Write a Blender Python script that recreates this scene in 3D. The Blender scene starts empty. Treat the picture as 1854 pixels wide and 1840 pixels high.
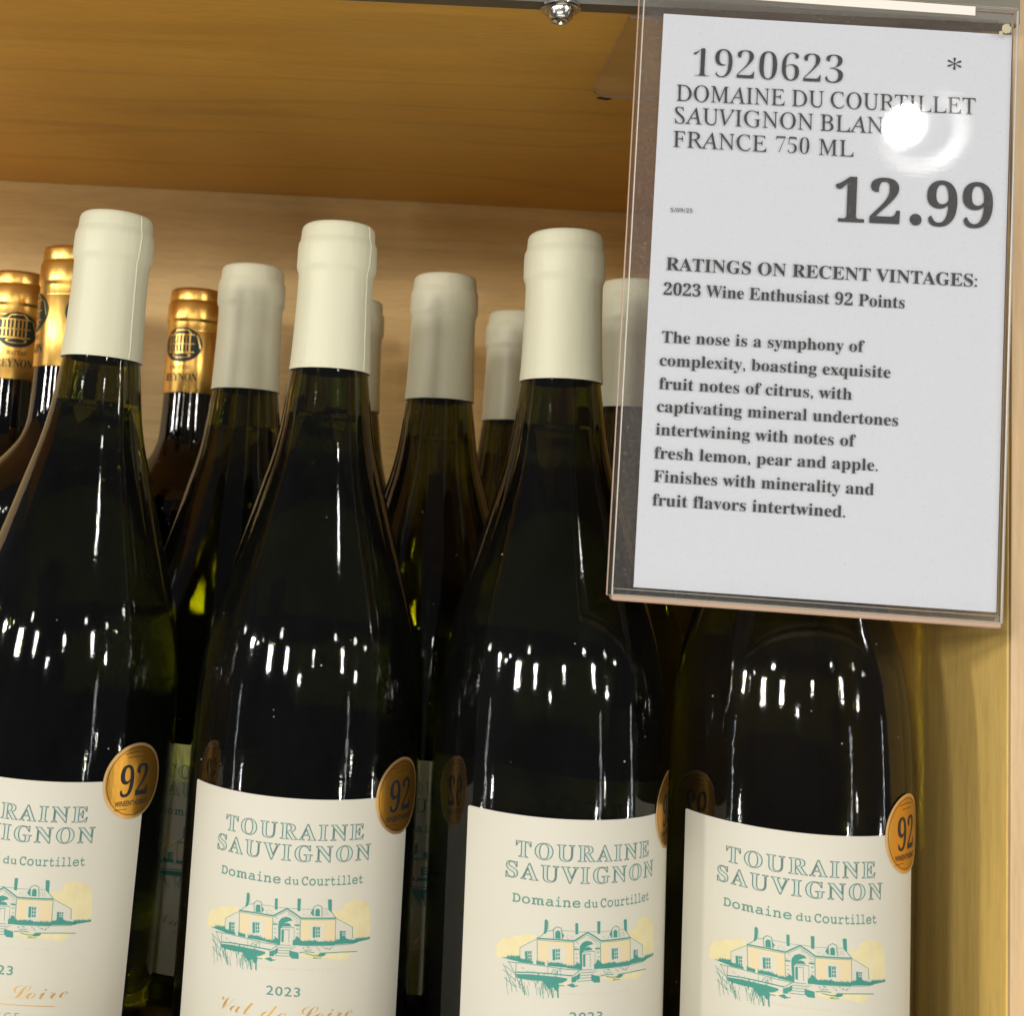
import bpy, bmesh, math, random
from mathutils import Vector, Matrix
sc = bpy.context.scene
col = sc.collection
MM = 0.001
HB = 303.0            # height of a white-capped bottle
CAMZ = 191.5          # camera height above the shelf board

# ------------------------------------------------------------------ camera
cam = bpy.data.cameras.new('camera')
cam_o = bpy.data.objects.new('camera', cam); col.objects.link(cam_o)
F, CX, CY = 2179.2, 639.8, 738.35
pit, yaw, rol = math.radians(5.6553), math.radians(-1.15738), math.radians(3.2459)
cam.sensor_fit = 'HORIZONTAL'; cam.sensor_width = 36
cam.lens = 36 * F / 1854
cam.shift_x = (927 - CX) / 1854
cam.shift_y = -(920 - CY) / 1854
cam.clip_start = 0.02; cam.clip_end = 60
cw, sw, cp, sp = math.cos(yaw), math.sin(yaw), math.cos(pit), math.sin(pit)
R_ = Vector((cw, -sw, 0)); Fw = Vector((sw * cp, cw * cp, sp)); U_ = Vector((-sw * sp, -cw * sp, cp))
r2 = R_ * math.cos(rol) + U_ * math.sin(rol); u2 = -R_ * math.sin(rol) + U_ * math.cos(rol)
m = Matrix((r2, u2, -Fw)).transposed().to_4x4(); m.translation = Vector((0, 0, CAMZ * MM))
cam_o.matrix_world = m
cam.dof.use_dof = True; cam.dof.focus_distance = 0.42; cam.dof.aperture_fstop = 18
sc.camera = cam_o

# ------------------------------------------------------------------ light
w = bpy.data.worlds.new('World'); sc.world = w; w.use_nodes = True
w.node_tree.nodes['Background'].inputs['Color'].default_value = (0.93, 0.96, 1.0, 1)
w.node_tree.nodes['Background'].inputs['Strength'].default_value = 0.11
TGT = Vector((0.02, 0.46, 0.25))
def lamp(name, az, el, dist, w_, h_, power, color=(1, .96, .90), disc=False, tgt=TGT):
    L = bpy.data.lights.new(name, 'AREA'); o = bpy.data.objects.new(name, L); col.objects.link(o)
    a, e = math.radians(az), math.radians(el)
    d = Vector((math.sin(a) * math.cos(e), -math.cos(a) * math.cos(e), math.sin(e)))
    o.location = tgt + d * dist
    o.rotation_euler = (-d).to_track_quat('-Z', 'Y').to_euler()
    L.shape = 'ELLIPSE' if disc else 'RECTANGLE'; L.size = w_; L.size_y = h_
    L.energy = power; L.color = color
    return o
SIGNP = Vector((0.168, 0.385, CAMZ * MM + 0.1406))
lamp('ceiling_or_fill_lamp', 25.4, 17.0, 4.4, .122, .122, 4.5, (1, .96, .9), True, SIGNP)
a_, e_ = math.radians(25.4), math.radians(17.0)
rt_ = Vector((math.cos(a_), math.sin(a_), 0)); dr_ = Vector((math.sin(a_) * math.cos(e_), -math.cos(a_) * math.cos(e_), math.sin(e_))); up_ = rt_.cross(dr_) * -1
if up_.z < 0: up_ = -up_
for k in range(17):      # rim of the same high-bay fitting, seen as a crescent in the acrylic
    t = math.radians(62 - k * 13.5); p_ = SIGNP + dr_ * 4.45 + rt_ * (.058 + .128 * math.cos(t)) + up_ * (-.02 + .128 * math.sin(t))
    d_ = p_ - SIGNP; q_ = 1 - abs(k - 8) / 11
    lamp('lamp_rim', math.degrees(math.atan2(d_.x, -d_.y)), math.degrees(math.asin(d_.z / d_.length)), d_.length, .062, .062, .042 * q_, (1, .97, .93), True, SIGNP)
lamp('ceiling_or_fill_lamp', 35, 9.5, 6.0, .26, .50, 56)
lamp('ceiling_or_fill_lamp', -42, 8.5, 6.0, .46, .60, 104)
lamp('ceiling_or_fill_lamp', -24, 9.0, 6.0, .30, .46, 52)
lamp('ceiling_or_fill_lamp', 5, 10.5, 6.0, .16, .20, 22)
lamp('ceiling_or_fill_lamp', -64, 10, 6.0, .26, .40, 96)
lamp('ceiling_or_fill_lamp', -33, 17, 4.5, .20, .20, 10)
lamp('ceiling_or_fill_lamp', -14, 48, 3.6, .35, .35, 8)
lamp('ceiling_or_fill_lamp', 33, 30, 3.6, .18, .18, 7)
for k, (a, e, z_, p) in enumerate(((-53, 13, .16, 7), (-57, 10.5, .12, 6), (-79, 13, .2, 11), (50, 15, .24, 10), (61, 11, .14, 7), (72, 17, .2, 9))):
    lamp('ceiling_or_fill_lamp', a, e, 7.5, z_, z_ * 1.3, p)
lamp('ceiling_or_fill_lamp', -9, 5, 7.5, .22, .34, 38)  # low fill lamp added to brighten the second-row capsules
lamp('ceiling_or_fill_lamp', 50, 5, 7.5, .22, .30, 36)  # second added fill, from the right, for the rear capsules
# lit cabinet strips across the aisle
for a, p in ((42, 3.2), (77, 3.0), (-69, 3.2)):
    lamp('cabinet_strip', a, -7, 4.6, .05, 1.1, p, (.93, .96, 1))
# low lamps added for glints in the glass, standing in for floor reflections
for a, e, z_, p in ((38, -12, .14, 9), (47, -9, .10, 5), (73, -12, .16, 9), (-61, -11, .14, 9), (-72, -14, .12, 6), (-18, -15, .10, 4), (10, -17, .09, 3)):
    lamp('glint_lamp', a, e, 6.5, z_, z_ * 1.5, p)
# light the pale shop floor throws back up under the shelf
lamp('floor_bounce', 4, -60, 1.5, 1.6, .9, 9, (1, .93, .82))
lamp('floor_bounce', -14, -27, 3.4, 3.0, .8, 26, (1, .91, .78))

sc.view_settings.view_transform = 'Standard'; sc.view_settings.look = 'None'
sc.view_settings.exposure = -0.27; sc.view_settings.gamma = 1; sc.view_settings.use_curve_mapping = False
cy = sc.cycles
cy.max_bounces = 24; cy.transmission_bounces = 20; cy.glossy_bounces = 8; cy.diffuse_bounces = 4; cy.transparent_max_bounces = 24
cy.caustics_refractive = True; cy.caustics_reflective = False; cy.blur_glossy = 0.1
cy.sample_clamp_indirect = 40; cy.use_denoising = True; cy.use_adaptive_sampling = False

# ------------------------------------------------------------------ helpers
def tag(o, label=None, cat=None, group=None, kind=None):
    if label: o['label'] = label
    if cat: o['category'] = cat
    if group: o['group'] = group
    if kind: o['kind'] = kind
    return o
def empty(name, loc=(0, 0, 0), rz=0.0):
    o = bpy.data.objects.new(name, None); col.objects.link(o)
    o.location = Vector(loc) * MM; o.rotation_euler = (0, 0, math.radians(rz)); o.empty_display_size = .02
    return o
def link(name, bm, mats, parent=None, smooth=True, loc=None):
    me = bpy.data.meshes.new(name); bm.to_mesh(me); bm.free()
    for x in (mats if isinstance(mats, (list, tuple)) else [mats]): me.materials.append(x)
    if smooth:
        for p in me.polygons: p.use_smooth = True
    o = bpy.data.objects.new(name, me); col.objects.link(o); o.parent = parent
    if loc: o.location = Vector(loc) * MM
    return o
def copy_tree(o, parent=None):
    c = o.copy(); col.objects.link(c); c.parent = parent
    for ch in [x for x in sc.objects if x.parent == o]: copy_tree(ch, c)
    return c
def box(bm, x0, x1, y0, y1, z0, z1, bev=0.0, mi=0):
    g = bmesh.ops.create_cube(bm, size=1)
    for v in g['verts']:
        v.co = Vector(((x0 + x1) / 2 + v.co.x * (x1 - x0), (y0 + y1) / 2 + v.co.y * (y1 - y0), (z0 + z1) / 2 + v.co.z * (z1 - z0))) * MM
    fs = set(f for v in g['verts'] for f in v.link_faces)
    for f in fs: f.material_index = mi
    if bev:
        es = list(set(e for v in g['verts'] for e in v.link_edges))
        bmesh.ops.bevel(bm, geom=es, offset=bev * MM, segments=2, affect='EDGES', profile=.5)
def catmull(pts, step=1.5):
    out = []
    P = [pts[0]] + list(pts) + [pts[-1]]
    for i in range(1, len(P) - 2):
        p0, p1, p2, p3 = P[i - 1], P[i], P[i + 1], P[i + 2]
        n = max(1, int(math.hypot(p2[0] - p1[0], p2[1] - p1[1]) / step))
        for k in range(n):
            t = k / n
            out.append(tuple(.5 * ((2 * p1[j]) + (-p0[j] + p2[j]) * t + (2 * p0[j] - 5 * p1[j] + 4 * p2[j] - p3[j]) * t * t + (-p0[j] + 3 * p1[j] - 3 * p2[j] + p3[j]) * t ** 3) for j in (0, 1)))
    out.append(tuple(pts[-1])); return out
def lathe(bm, prof, H, seg=96, cap0=True, cap1=True, mi=0, flip=False, wob=None):
    """prof: (h from the top, r) pairs going down"""
    rings = []
    for h, r in prof:
        ring = []
        for k in range(seg):
            a = 2 * math.pi * k / seg
            rr = r + (wob(h, a) if wob else 0)
            ring.append(bm.verts.new((rr * math.cos(a) * MM, rr * math.sin(a) * MM, (H - h) * MM)))
        rings.append(ring)
    fs = []
    for A, B in zip(rings[:-1], rings[1:]):
        for k in range(seg):
            k2 = (k + 1) % seg
            fs.append(bm.faces.new((A[k], B[k], B[k2], A[k2])))
    if cap0: fs.append(bm.faces.new(rings[0]))
    if cap1: fs.append(bm.faces.new(rings[-1][::-1]))
    for f in fs:
        f.material_index = mi
        if flip: f.normal_flip()
    return fs

# ------------------------------------------------------------------ materials
def srgb(r, g, b):
    f = lambda c: (c / 12.92 if c <= .04045 else ((c + .055) / 1.055) ** 2.4)
    return (f(r / 255), f(g / 255), f(b / 255), 1)
def mat(name, color, rough=.5, metal=0, spec=.5, **kw):
    M = bpy.data.materials.new(name); M.use_nodes = True
    b = M.node_tree.nodes['Principled BSDF']
    b.inputs['Base Color'].default_value = color if len(color) == 4 else (*color, 1)
    b.inputs['Roughness'].default_value = rough; b.inputs['Metallic'].default_value = metal
    b.inputs['Specular IOR Level'].default_value = spec
    for k, v in kw.items(): b.inputs[k.replace('_', ' ')].default_value = v
    return M
class N:
    def __init__(s, M): s.t = M.node_tree; s.n = s.t.nodes; s.l = s.t.links
    def new(s, ty, **kw):
        x = s.n.new(ty)
        for k, v in kw.items(): setattr(x, k, v)
        return x
    def coord(s, scale, rot=(0, 0, 0), which='Object'):
        c = s.new('ShaderNodeTexCoord'); mp = s.new('ShaderNodeMapping')
        mp.inputs['Scale'].default_value = scale; mp.inputs['Rotation'].default_value = rot
        s.l.new(c.outputs[which], mp.inputs['Vector']); return mp.outputs['Vector']
    def noise(s, vec, scale, detail=4, rough=.5, dist=0):
        x = s.new('ShaderNodeTexNoise'); x.inputs['Scale'].default_value = scale
        x.inputs['Detail'].default_value = detail; x.inputs['Roughness'].default_value = rough; x.inputs['Distortion'].default_value = dist
        s.l.new(vec, x.inputs['Vector']); return x.outputs['Fac']
    def ramp(s, fac, stops):
        x = s.new('ShaderNodeValToRGB'); e = x.color_ramp.elements
        e[0].position, e[0].color = stops[0][0], stops[0][1]
        e[1].position, e[1].color = stops[-1][0], stops[-1][1]
        for p, c in stops[1:-1]:
            q = e.new(p); q.color = c
        s.l.new(fac, x.inputs['Fac']); return x.outputs['Color']
    def mul(s, a, b, fac=1.0, blend='MULTIPLY'):
        x = s.new('ShaderNodeMix', data_type='RGBA', blend_type=blend)
        x.inputs['Factor'].default_value = fac
        s.l.new(a, x.inputs[6]); s.l.new(b, x.inputs[7]); return x.outputs[2]
    def bump(s, h, strength, dist, to):
        x = s.new('ShaderNodeBump'); x.inputs['Strength'].default_value = strength; x.inputs['Distance'].default_value = dist
        s.l.new(h, x.inputs['Height']); s.l.new(x.outputs['Normal'], to); return x
g1 = lambda v: (v, v, v, 1)

def wood(name, ax, base, dark, light, rough=.38, seed=0, line=.86):
    """maple veneer, grain running along axis ax"""
    M = mat(name, base, rough); n = N(M); b = M.node_tree.nodes['Principled BSDF']
    sc_ = [14.0] * 3; sc_[ax] = 1.6
    v = n.coord(sc_, (0, 0, 0))
    c = v.node; c.inputs['Location'].default_value = (seed * 3.1, seed * 1.7, seed * .9)
    big = n.noise(v, .8, 3, .5, .4)
    flow = n.new('ShaderNodeMath', operation='SINE')
    mm_ = n.new('ShaderNodeMath', operation='MULTIPLY'); mm_.inputs[1].default_value = 46
    n.l.new(big, mm_.inputs[0]); n.l.new(mm_.outputs[0], flow.inputs[0])
    lines = n.ramp(flow.outputs[0], [(0.0, g1(1)), (.70, g1(1)), (1.0, g1(line))])
    sf = [60.0] * 3; sf[ax] = 3.5
    fine = n.noise(n.coord(sf), 4, 5, .65)
    sp_ = [260.0] * 3; sp_[ax] = 30
    pore = n.noise(n.coord(sp_), 3, 2, .6)
    sb = [3.0] * 3; sb[ax] = 1.2
    blotch = n.noise(n.coord(sb), 3, 3, .5)
    colr = n.ramp(blotch, [(.3, dark), (.5, base), (.7, light)])
    x = n.mul(colr, lines, .9)
    x = n.mul(x, n.ramp(fine, [(.3, g1(.86)), (.7, g1(1.06))]), .8)
    x = n.mul(x, n.ramp(pore, [(.35, g1(.90)), (.55, g1(1.02))]), .7)
    n.l.new(x, b.inputs['Base Color'])
    n.bump(fine, .05, .001, b.inputs['Normal'])
    rr = n.ramp(fine, [(.2, g1(rough - .06)), (.8, g1(rough + .1))]); n.l.new(rr, b.inputs['Roughness'])
    return M
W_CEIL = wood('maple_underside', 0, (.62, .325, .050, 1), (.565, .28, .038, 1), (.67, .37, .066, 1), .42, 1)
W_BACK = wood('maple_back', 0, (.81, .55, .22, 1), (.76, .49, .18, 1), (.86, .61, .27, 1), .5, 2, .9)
W_SIDE = wood('maple_side', 2, (.88, .60, .17, 1), (.85, .56, .14, 1), (.90, .64, .21, 1), .36, 3, .95)
W_EDGE = wood('maple_edge_band', 2, (.66, .46, .24, 1), (.60, .40, .20, 1), (.70, .50, .29, 1), .45, 4)
W_FLOOR = wood('maple_shelf', 0, (.50, .30, .09, 1), (.42, .22, .05, 1), (.56, .34, .11, 1), .45, 5)

def glass_mat(name, color, ior, rough=0.0, dust=True):
    M = bpy.data.materials.new(name); M.use_nodes = True; n = N(M); n.n.clear()
    out = n.new('ShaderNodeOutputMaterial'); g = n.new('ShaderNodeBsdfRefraction'); gl = n.new('ShaderNodeBsdfGlossy')
    g.inputs['Color'].default_value = (*color, 1); g.inputs['IOR'].default_value = ior; g.inputs['Roughness'].default_value = rough
    gl.inputs['Roughness'].default_value = .0
    if dust:      # scuffed outside, fire-polished inside
        ge = n.new('ShaderNodeNewGeometry'); mr = n.new('ShaderNodeMath', operation='MULTIPLY_ADD'); mr.inputs[1].default_value = -.045; mr.inputs[2].default_value = .045
        n.l.new(ge.outputs['Backfacing'], mr.inputs[0]); n.l.new(mr.outputs[0], gl.inputs['Roughness'])
    fr = n.new('ShaderNodeFresnel'); fr.inputs['IOR'].default_value = ior
    gm = n.new('ShaderNodeMixShader'); n.l.new(fr.outputs[0], gm.inputs[0]); n.l.new(g.outputs[0], gm.inputs[1]); n.l.new(gl.outputs[0], gm.inputs[2])
    if dust:
        v = n.coord((1, 1, .28)); oi = n.new('ShaderNodeObjectInfo')
        cmb = n.new('ShaderNodeVectorMath', operation='SCALE'); n.l.new(oi.outputs['Location'], cmb.inputs[0]); cmb.inputs['Scale'].default_value = 7.3
        adv = n.new('ShaderNodeVectorMath', operation='ADD'); n.l.new(v, adv.inputs[0]); n.l.new(cmb.outputs[0], adv.inputs[1]); v = adv.outputs[0]
        ns = n.noise(v, 160, 3, .6); nl = n.noise(v, 42, 2, .5)
        v2 = n.coord((1, 1, 1)); n2 = n.noise(v2, 900, 2, .6)
        ad = n.new('ShaderNodeMath', operation='MULTIPLY_ADD'); ad.inputs[1].default_value = .22
        n.l.new(n2, ad.inputs[0])
        al = n.new('ShaderNodeMath', operation='MULTIPLY_ADD'); al.inputs[1].default_value = 4.5; n.l.new(nl, al.inputs[0]); n.l.new(ns, al.inputs[2]); n.l.new(al.outputs[0], ad.inputs[2])
        bp = n.bump(ad.outputs[0], .10, .0006, g.inputs['Normal'])
        n.l.new(bp.outputs['Normal'], gl.inputs['Normal']); n.l.new(bp.outputs['Normal'], fr.inputs['Normal'])
        # dust: sparse white specks plus a faint film
        vo = n.new('ShaderNodeTexVoronoi'); vo.inputs['Scale'].default_value = 230; vv = n.new('ShaderNodeVectorMath', operation='ADD'); n.l.new(n.coord((1, 1, 1)), vv.inputs[0]); n.l.new(cmb.outputs[0], vv.inputs[1]); n.l.new(vv.outputs[0], vo.inputs['Vector'])
        lt = n.ramp(vo.outputs['Distance'], [(0.0, g1(1)), (.04, g1(1)), (.085, g1(0))])
        sel = n.ramp(vo.outputs['Color'], [(.0, g1(0)), (.76, g1(0)), (.9, g1(.7))])
        spk = n.mul(lt, sel)
        df = n.new('ShaderNodeBsdfDiffuse'); df.inputs['Color'].default_value = (.75, .78, .8, 1)
        fl = n.noise(n.coord((1, 1, .6)), 22, 5, .7)
        film = n.ramp(fl, [(.35, g1(.001)), (.8, g1(.007))])
        fc = n.mul(spk, film, 1, 'ADD')
        mx = n.new('ShaderNodeMixShader'); n.l.new(fc, mx.inputs[0]); n.l.new(gm.outputs[0], mx.inputs[1]); n.l.new(df.outputs[0], mx.inputs[2])
        n.l.new(mx.outputs[0], out.inputs['Surface'])
    else:
        n.l.new(gm.outputs[0], out.inputs['Surface'])
    return M
G_OUT = glass_mat('olive_bottle_glass', (.50, .48, .05), 1.5)
# neck tint darkened in colour, imitating the shaded wall seen through it
gn = N(G_OUT); sp = gn.new('ShaderNodeSeparateXYZ'); gn.l.new(gn.coord((1, 1, 1)), sp.inputs[0])
tint = gn.ramp(sp.outputs['Z'], [(.185, (.46, .47, .045, 1)), (.235, (.27, .285, .03, 1))])
gn.l.new(tint, [x for x in gn.n if x.type == 'BSDF_REFRACTION'][0].inputs['Color'])
G_IN = glass_mat('bottle_glass_inside', (.95, .95, .85), 1.5, dust=False)
G_WINE = glass_mat('wine_against_glass', (1, 1, .97), .893, dust=False)
nw = N(G_WINE); va = nw.new('ShaderNodeVolumeAbsorption'); va.inputs['Color'].default_value = (.42, .45, .12, 1); va.inputs['Density'].default_value = 22
nw.l.new(va.outputs[0], [x for x in nw.n if x.type == 'OUTPUT_MATERIAL'][0].inputs['Volume'])
G_WTOP = glass_mat('wine_surface', (.98, .97, .85), 1.34, dust=False)
G_DARK = glass_mat('dark_bottle_glass', (.010, .013, .010), 1.5)

CAPM = mat('cream_capsule', srgb(213, 211, 184), .42, 0, .35)
n = N(CAPM); b = CAPM.node_tree.nodes['Principled BSDF']
n.bump(n.noise(n.coord((1, 1, .22)), 60, 5, .65), .26, .0025, b.inputs['Normal'])
GOLDCAP = mat('gold_foil_capsule', (.80, .48, .12), .30, .95)
n = N(GOLDCAP); b = GOLDCAP.node_tree.nodes['Principled BSDF']
n.bump(n.noise(n.coord((1, 1, .3)), 120, 4, .6), .12, .002, b.inputs['Normal'])
PAPER = mat('cream_label_paper', srgb(229, 224, 204), .55, 0, .3)
n = N(PAPER); b = PAPER.node_tree.nodes['Principled BSDF']
n.l.new(n.ramp(n.noise(n.coord((1, 1, 1)), 14, 3, .5), [(.3, srgb(210, 207, 193)), (.7, srgb(206, 202, 184))]), b.inputs['Base Color'])
n.bump(n.noise(n.coord((1, 1, 1)), 1800, 2, .6), .12, .0002, b.inputs['Normal'])
INK_G = mat('green_ink', srgb(96, 142, 130), .5)
INK_T = mat('teal_ink', srgb(62, 142, 128), .5)
INK_L = mat('pale_green_ink', srgb(104, 138, 130), .5)
INK_S = mat('pale_teal_shading_ink', srgb(192, 204, 192), .5)
INK_Y = mat('yellow_wash_ink', srgb(224, 212, 150), .6)
INK_TAN = mat('tan_wash_ink', srgb(220, 203, 162), .6)
INK_C = mat('copper_script_ink', srgb(206, 162, 92), .35, .35)
INK_F = mat('faint_grey_ink', srgb(206, 201, 178), .6)
INK_K = mat('black_print', (.012, .013, .016, 1), .5)
n = N(INK_Y); b = INK_Y.node_tree.nodes['Principled BSDF']
n.l.new(n.ramp(n.noise(n.coord((1, 1, 1)), 120, 4, .6), [(.3, srgb(226, 217, 176)), (.7, srgb(216, 203, 150))]), b.inputs['Base Color'])
GOLD = mat('gold_foil_sticker', (.88, .45, .07), .28, .92)
n = N(GOLD); b = GOLD.node_tree.nodes['Principled BSDF']
n.bump(n.noise(n.coord((1, 1, 1)), 700, 3, .6), .15, .0004, b.inputs['Normal'])
GOLD_RIM = mat('gold_foil_rim', (.88, .58, .26), .4, .8)
INK_B = mat('brown_ring_ink', (.10, .035, .008, 1), .45)
EMB = mat('dark_green_foil_print', (.012, .03, .018, 1), .35, .3)
STEEL = mat('brushed_steel', (.20, .185, .155), .45, .8)
n = N(STEEL); b = STEEL.node_tree.nodes['Principled BSDF']
n.bump(n.noise(n.coord((2, 60, 60)), 12, 3, .6), .08, .001, b.inputs['Normal'])
SCREWM = mat('plated_screw', (.62, .60, .55), .22, 1)
SHEET = mat('white_card', srgb(219, 223, 231), .65, 0, .3)
n = N(SHEET); b = SHEET.node_tree.nodes['Principled BSDF']
n.bump(n.noise(n.coord((1, 1, 1)), 20, 3, .5), .10, .004, b.inputs['Normal'])
SMEARM = mat('old_tape_residue', srgb(190, 182, 152), .7)
STRIPM = mat('white_strip', srgb(240, 232, 224), .5)
EDGEM = mat('acrylic_edge', srgb(208, 202, 188), .25, 0, .6)
EDGEP = mat('acrylic_edge_warm', srgb(188, 160, 138), .3, 0, .6)
KNOTM = mat('dark_wood_knot', (.02, .012, .006, 1), .6)

def acrylic(name, haze, speck, film=(.8, .78, .76)):
    """thin clear sheet: straight-through transparency, a fresnel reflection, dust and rub marks"""
    M = bpy.data.materials.new(name); M.use_nodes = True; n = N(M); n.n.clear()
    out = n.new('ShaderNodeOutputMaterial'); tr = n.new('ShaderNodeBsdfTransparent'); gl = n.new('ShaderNodeBsdfGlossy')
    tr.inputs['Color'].default_value = (1, 1, 1, 1); gl.inputs['Roughness'].default_value = .03
    lw = n.new('ShaderNodeLayerWeight'); lw.inputs['Blend'].default_value = .5
    pw = n.new('ShaderNodeMath', operation='POWER'); pw.inputs[1].default_value = 5; n.l.new(lw.outputs['Facing'], pw.inputs[0])
    fr = n.new('ShaderNodeMath', operation='MULTIPLY_ADD'); fr.inputs[1].default_value = .96; fr.inputs[2].default_value = .04; n.l.new(pw.outputs[0], fr.inputs[0])
    m1 = n.new('ShaderNodeMixShader'); n.l.new(fr.outputs[0], m1.inputs[0]); n.l.new(tr.outputs[0], m1.inputs[1]); n.l.new(gl.outputs[0], m1.inputs[2])
    df = n.new('ShaderNodeBsdfDiffuse'); df.inputs['Color'].default_value = (*film, 1)
    a = n.noise(n.coord((1, 1, 1)), 700, 3, .7); c = n.noise(n.coord((1, 1, .5)), 25, 4, .6)
    h = n.mul(n.ramp(a, [(.40, g1(haze * .7)), (.62, g1(haze * 1.3)), (.72, g1(haze + speck))]), n.ramp(c, [(.3, g1(.75)), (.7, g1(1.15))]))
    sv = n.coord((40, 40, 900), (0, .35, 0)); s_ = n.noise(sv, 1.0, 2, .5)
    h = n.mul(h, n.ramp(s_, [(.70, g1(0)), (.78, g1(speck * .6))]), 1, 'ADD')
    m2 = n.new('ShaderNodeMixShader'); n.l.new(h, m2.inputs[0]); n.l.new(m1.outputs[0], m2.inputs[1]); n.l.new(df.outputs[0], m2.inputs[2])
    bm_ = n.new('ShaderNodeBump'); bm_.inputs['Strength'].default_value = .004; bm_.inputs['Distance'].default_value = .001
    n.l.new(s_, bm_.inputs['Height']); n.l.new(bm_.outputs['Normal'], gl.inputs['Normal'])
    n.l.new(m2.outputs[0], out.inputs['Surface']); return M
ACR = acrylic('clear_acrylic_scuffed', .018, .15)
ACR2 = acrylic('clear_acrylic_back', .035, .04, (.72, .64, .58))
ACR3 = acrylic('clear_film', .015, .01)

# ------------------------------------------------------------------ lettering
def bold(s):
    r = ''
    for ch in s:
        if 'A' <= ch <= 'Z': r += chr(0x1D400 + ord(ch) - 65)
        elif 'a' <= ch <= 'z': r += chr(0x1D41A + ord(ch) - 97)
        elif '0' <= ch <= '9': r += chr(0x1D7CE + ord(ch) - 48)
        else: r += ch
    return r
def alpha(s, base):
    r = ''
    for ch in s:
        if 'A' <= ch <= 'Z': r += chr(base + ord(ch) - 65)
        elif 'a' <= ch <= 'z': r += chr(base + 26 + ord(ch) - 97)
        else: r += ch
    return r
def raw_text(s, shear=0, offset=0, outline=0, res=3, space=1.0):
    c = bpy.data.curves.new('tmp', 'FONT'); c.body = s; c.size = 1; c.shear = shear; c.offset = offset; c.resolution_u = res
    c.space_character = space
    if outline: c.fill_mode = 'NONE'; c.bevel_depth = outline; c.bevel_resolution = 0
    o = bpy.data.objects.new('tmp', c); col.objects.link(o)
    dg = bpy.context.evaluated_depsgraph_get(); me = bpy.data.meshes.new_from_object(o.evaluated_get(dg))
    bm = bmesh.new(); bm.from_mesh(me)
    bpy.data.objects.remove(o); bpy.data.curves.remove(c); bpy.data.meshes.remove(me)
    return bm
def style_text(s, style, **kw):
    if style == 'bold': return raw_text(bold(s), **kw)
    if style == 'bold_thin': return raw_text(bold(s), offset=-.021, **kw)
    if style == 'roman': return raw_text(alpha(s, 0x1D434), shear=-.29, **kw)
    if style == 'script': return raw_text(alpha(s, 0x1D4D0), offset=-.011, **kw)
    if style == 'sans': return raw_text(s, **kw)
    if style == 'open':      # engraved open-face capitals: outline with a heavier left side
        bm = raw_text(bold(s), outline=.0125, res=3, space=1.22)
        b2 = raw_text(bold(s), outline=.0125, res=3, space=1.22)
        me = bpy.data.meshes.new('t'); b2.to_mesh(me); b2.free()
        for v in me.vertices: v.co.x += .020
        bm.from_mesh(me); bpy.data.meshes.remove(me); return bm
    if style == 'slab':      # typewriter slab letters set proportionally
        bm = bmesh.new(); x = 0
        for ch in s:
            if ch == ' ': x += .22; continue
            g = raw_text(alpha(ch, 0x1D670), offset=.014)
            xs = [v.co.x for v in g.verts]; x0, x1 = min(xs), max(xs)
            k = .80 if ch in 'iltrf' else 1.0
            if ch == 'm': k = 1.30
            for v in g.verts: v.co.x = x + (v.co.x - x0) * k
            me = bpy.data.meshes.new('t'); g.to_mesh(me); g.free(); bm.from_mesh(me); bpy.data.meshes.remove(me)
            x += (x1 - x0) * k + .085
        return bm
_cap = {}
def capheight(style):
    if style not in _cap:
        g = style_text('E' if style not in ('sans',) else 'E', style); _cap[style] = max(v.co.y for v in g.verts); g.free()
    return _cap[style]
def fit(s, style, x0, base, width, cap, slope=0.0, **kw):
    """2-D mesh in mm (x right, y up is -depth on the sheet); base = mm below the top"""
    bm = style_text(s, style, **kw)
    xs = [v.co.x for v in bm.verts]; a, b_ = min(xs), max(xs)
    sx = width / (b_ - a); sy = cap / capheight(style)
    for v in bm.verts:
        x = (v.co.x - a) * sx
        v.co = Vector((x0 + x, -base + v.co.y * sy - slope * x, v.co.z * .02))
    return bm
def merge(bm, other):
    me = bpy.data.meshes.new('t'); other.to_mesh(me); other.free(); bm.from_mesh(me); bpy.data.meshes.remove(me)
def poly2d(bm, pts):
    vs = [bm.verts.new((x, -y, 0)) for x, y in pts]
    try: f = bm.faces.new(vs)
    except ValueError: return
    if f.normal.z < 0: f.normal_flip()
def line2d(bm, pts, wd, z=0.0):
    for (x0, y0), (x1, y1) in zip(pts[:-1], pts[1:]):
        d = math.hypot(x1 - x0, y1 - y0)
        if d < 1e-4: continue
        nx, ny = -(y1 - y0) / d * wd / 2, (x1 - x0) / d * wd / 2
        ex, ey = (x1 - x0) / d * wd * .25, (y1 - y0) / d * wd * .25
        vs = [bm.verts.new((x, -y, z)) for x, y in ((x0 + nx - ex, y0 + ny - ey), (x1 + nx + ex, y1 + ny + ey), (x1 - nx + ex, y1 - ny + ey), (x0 - nx - ex, y0 - ny - ey))]
        f = bm.faces.new(vs)
def disc2d(bm, cx, cyy, r, n_=40, r_in=0, sy=1.0):
    if r_in:
        A = [(cx + r * math.cos(2 * math.pi * k / n_), cyy + r * sy * math.sin(2 * math.pi * k / n_)) for k in range(n_)]
        B = [(cx + r_in * math.cos(2 * math.pi * k / n_), cyy + r_in * sy * math.sin(2 * math.pi * k / n_)) for k in range(n_)]
        for k in range(n_):
            j = (k + 1) % n_; poly2d(bm, [A[k], A[j], B[j], B[k]])
    else: poly2d(bm, [(cx + r * math.cos(2 * math.pi * k / n_), cyy + r * sy * math.sin(2 * math.pi * k / n_)) for k in range(n_)])
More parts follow.
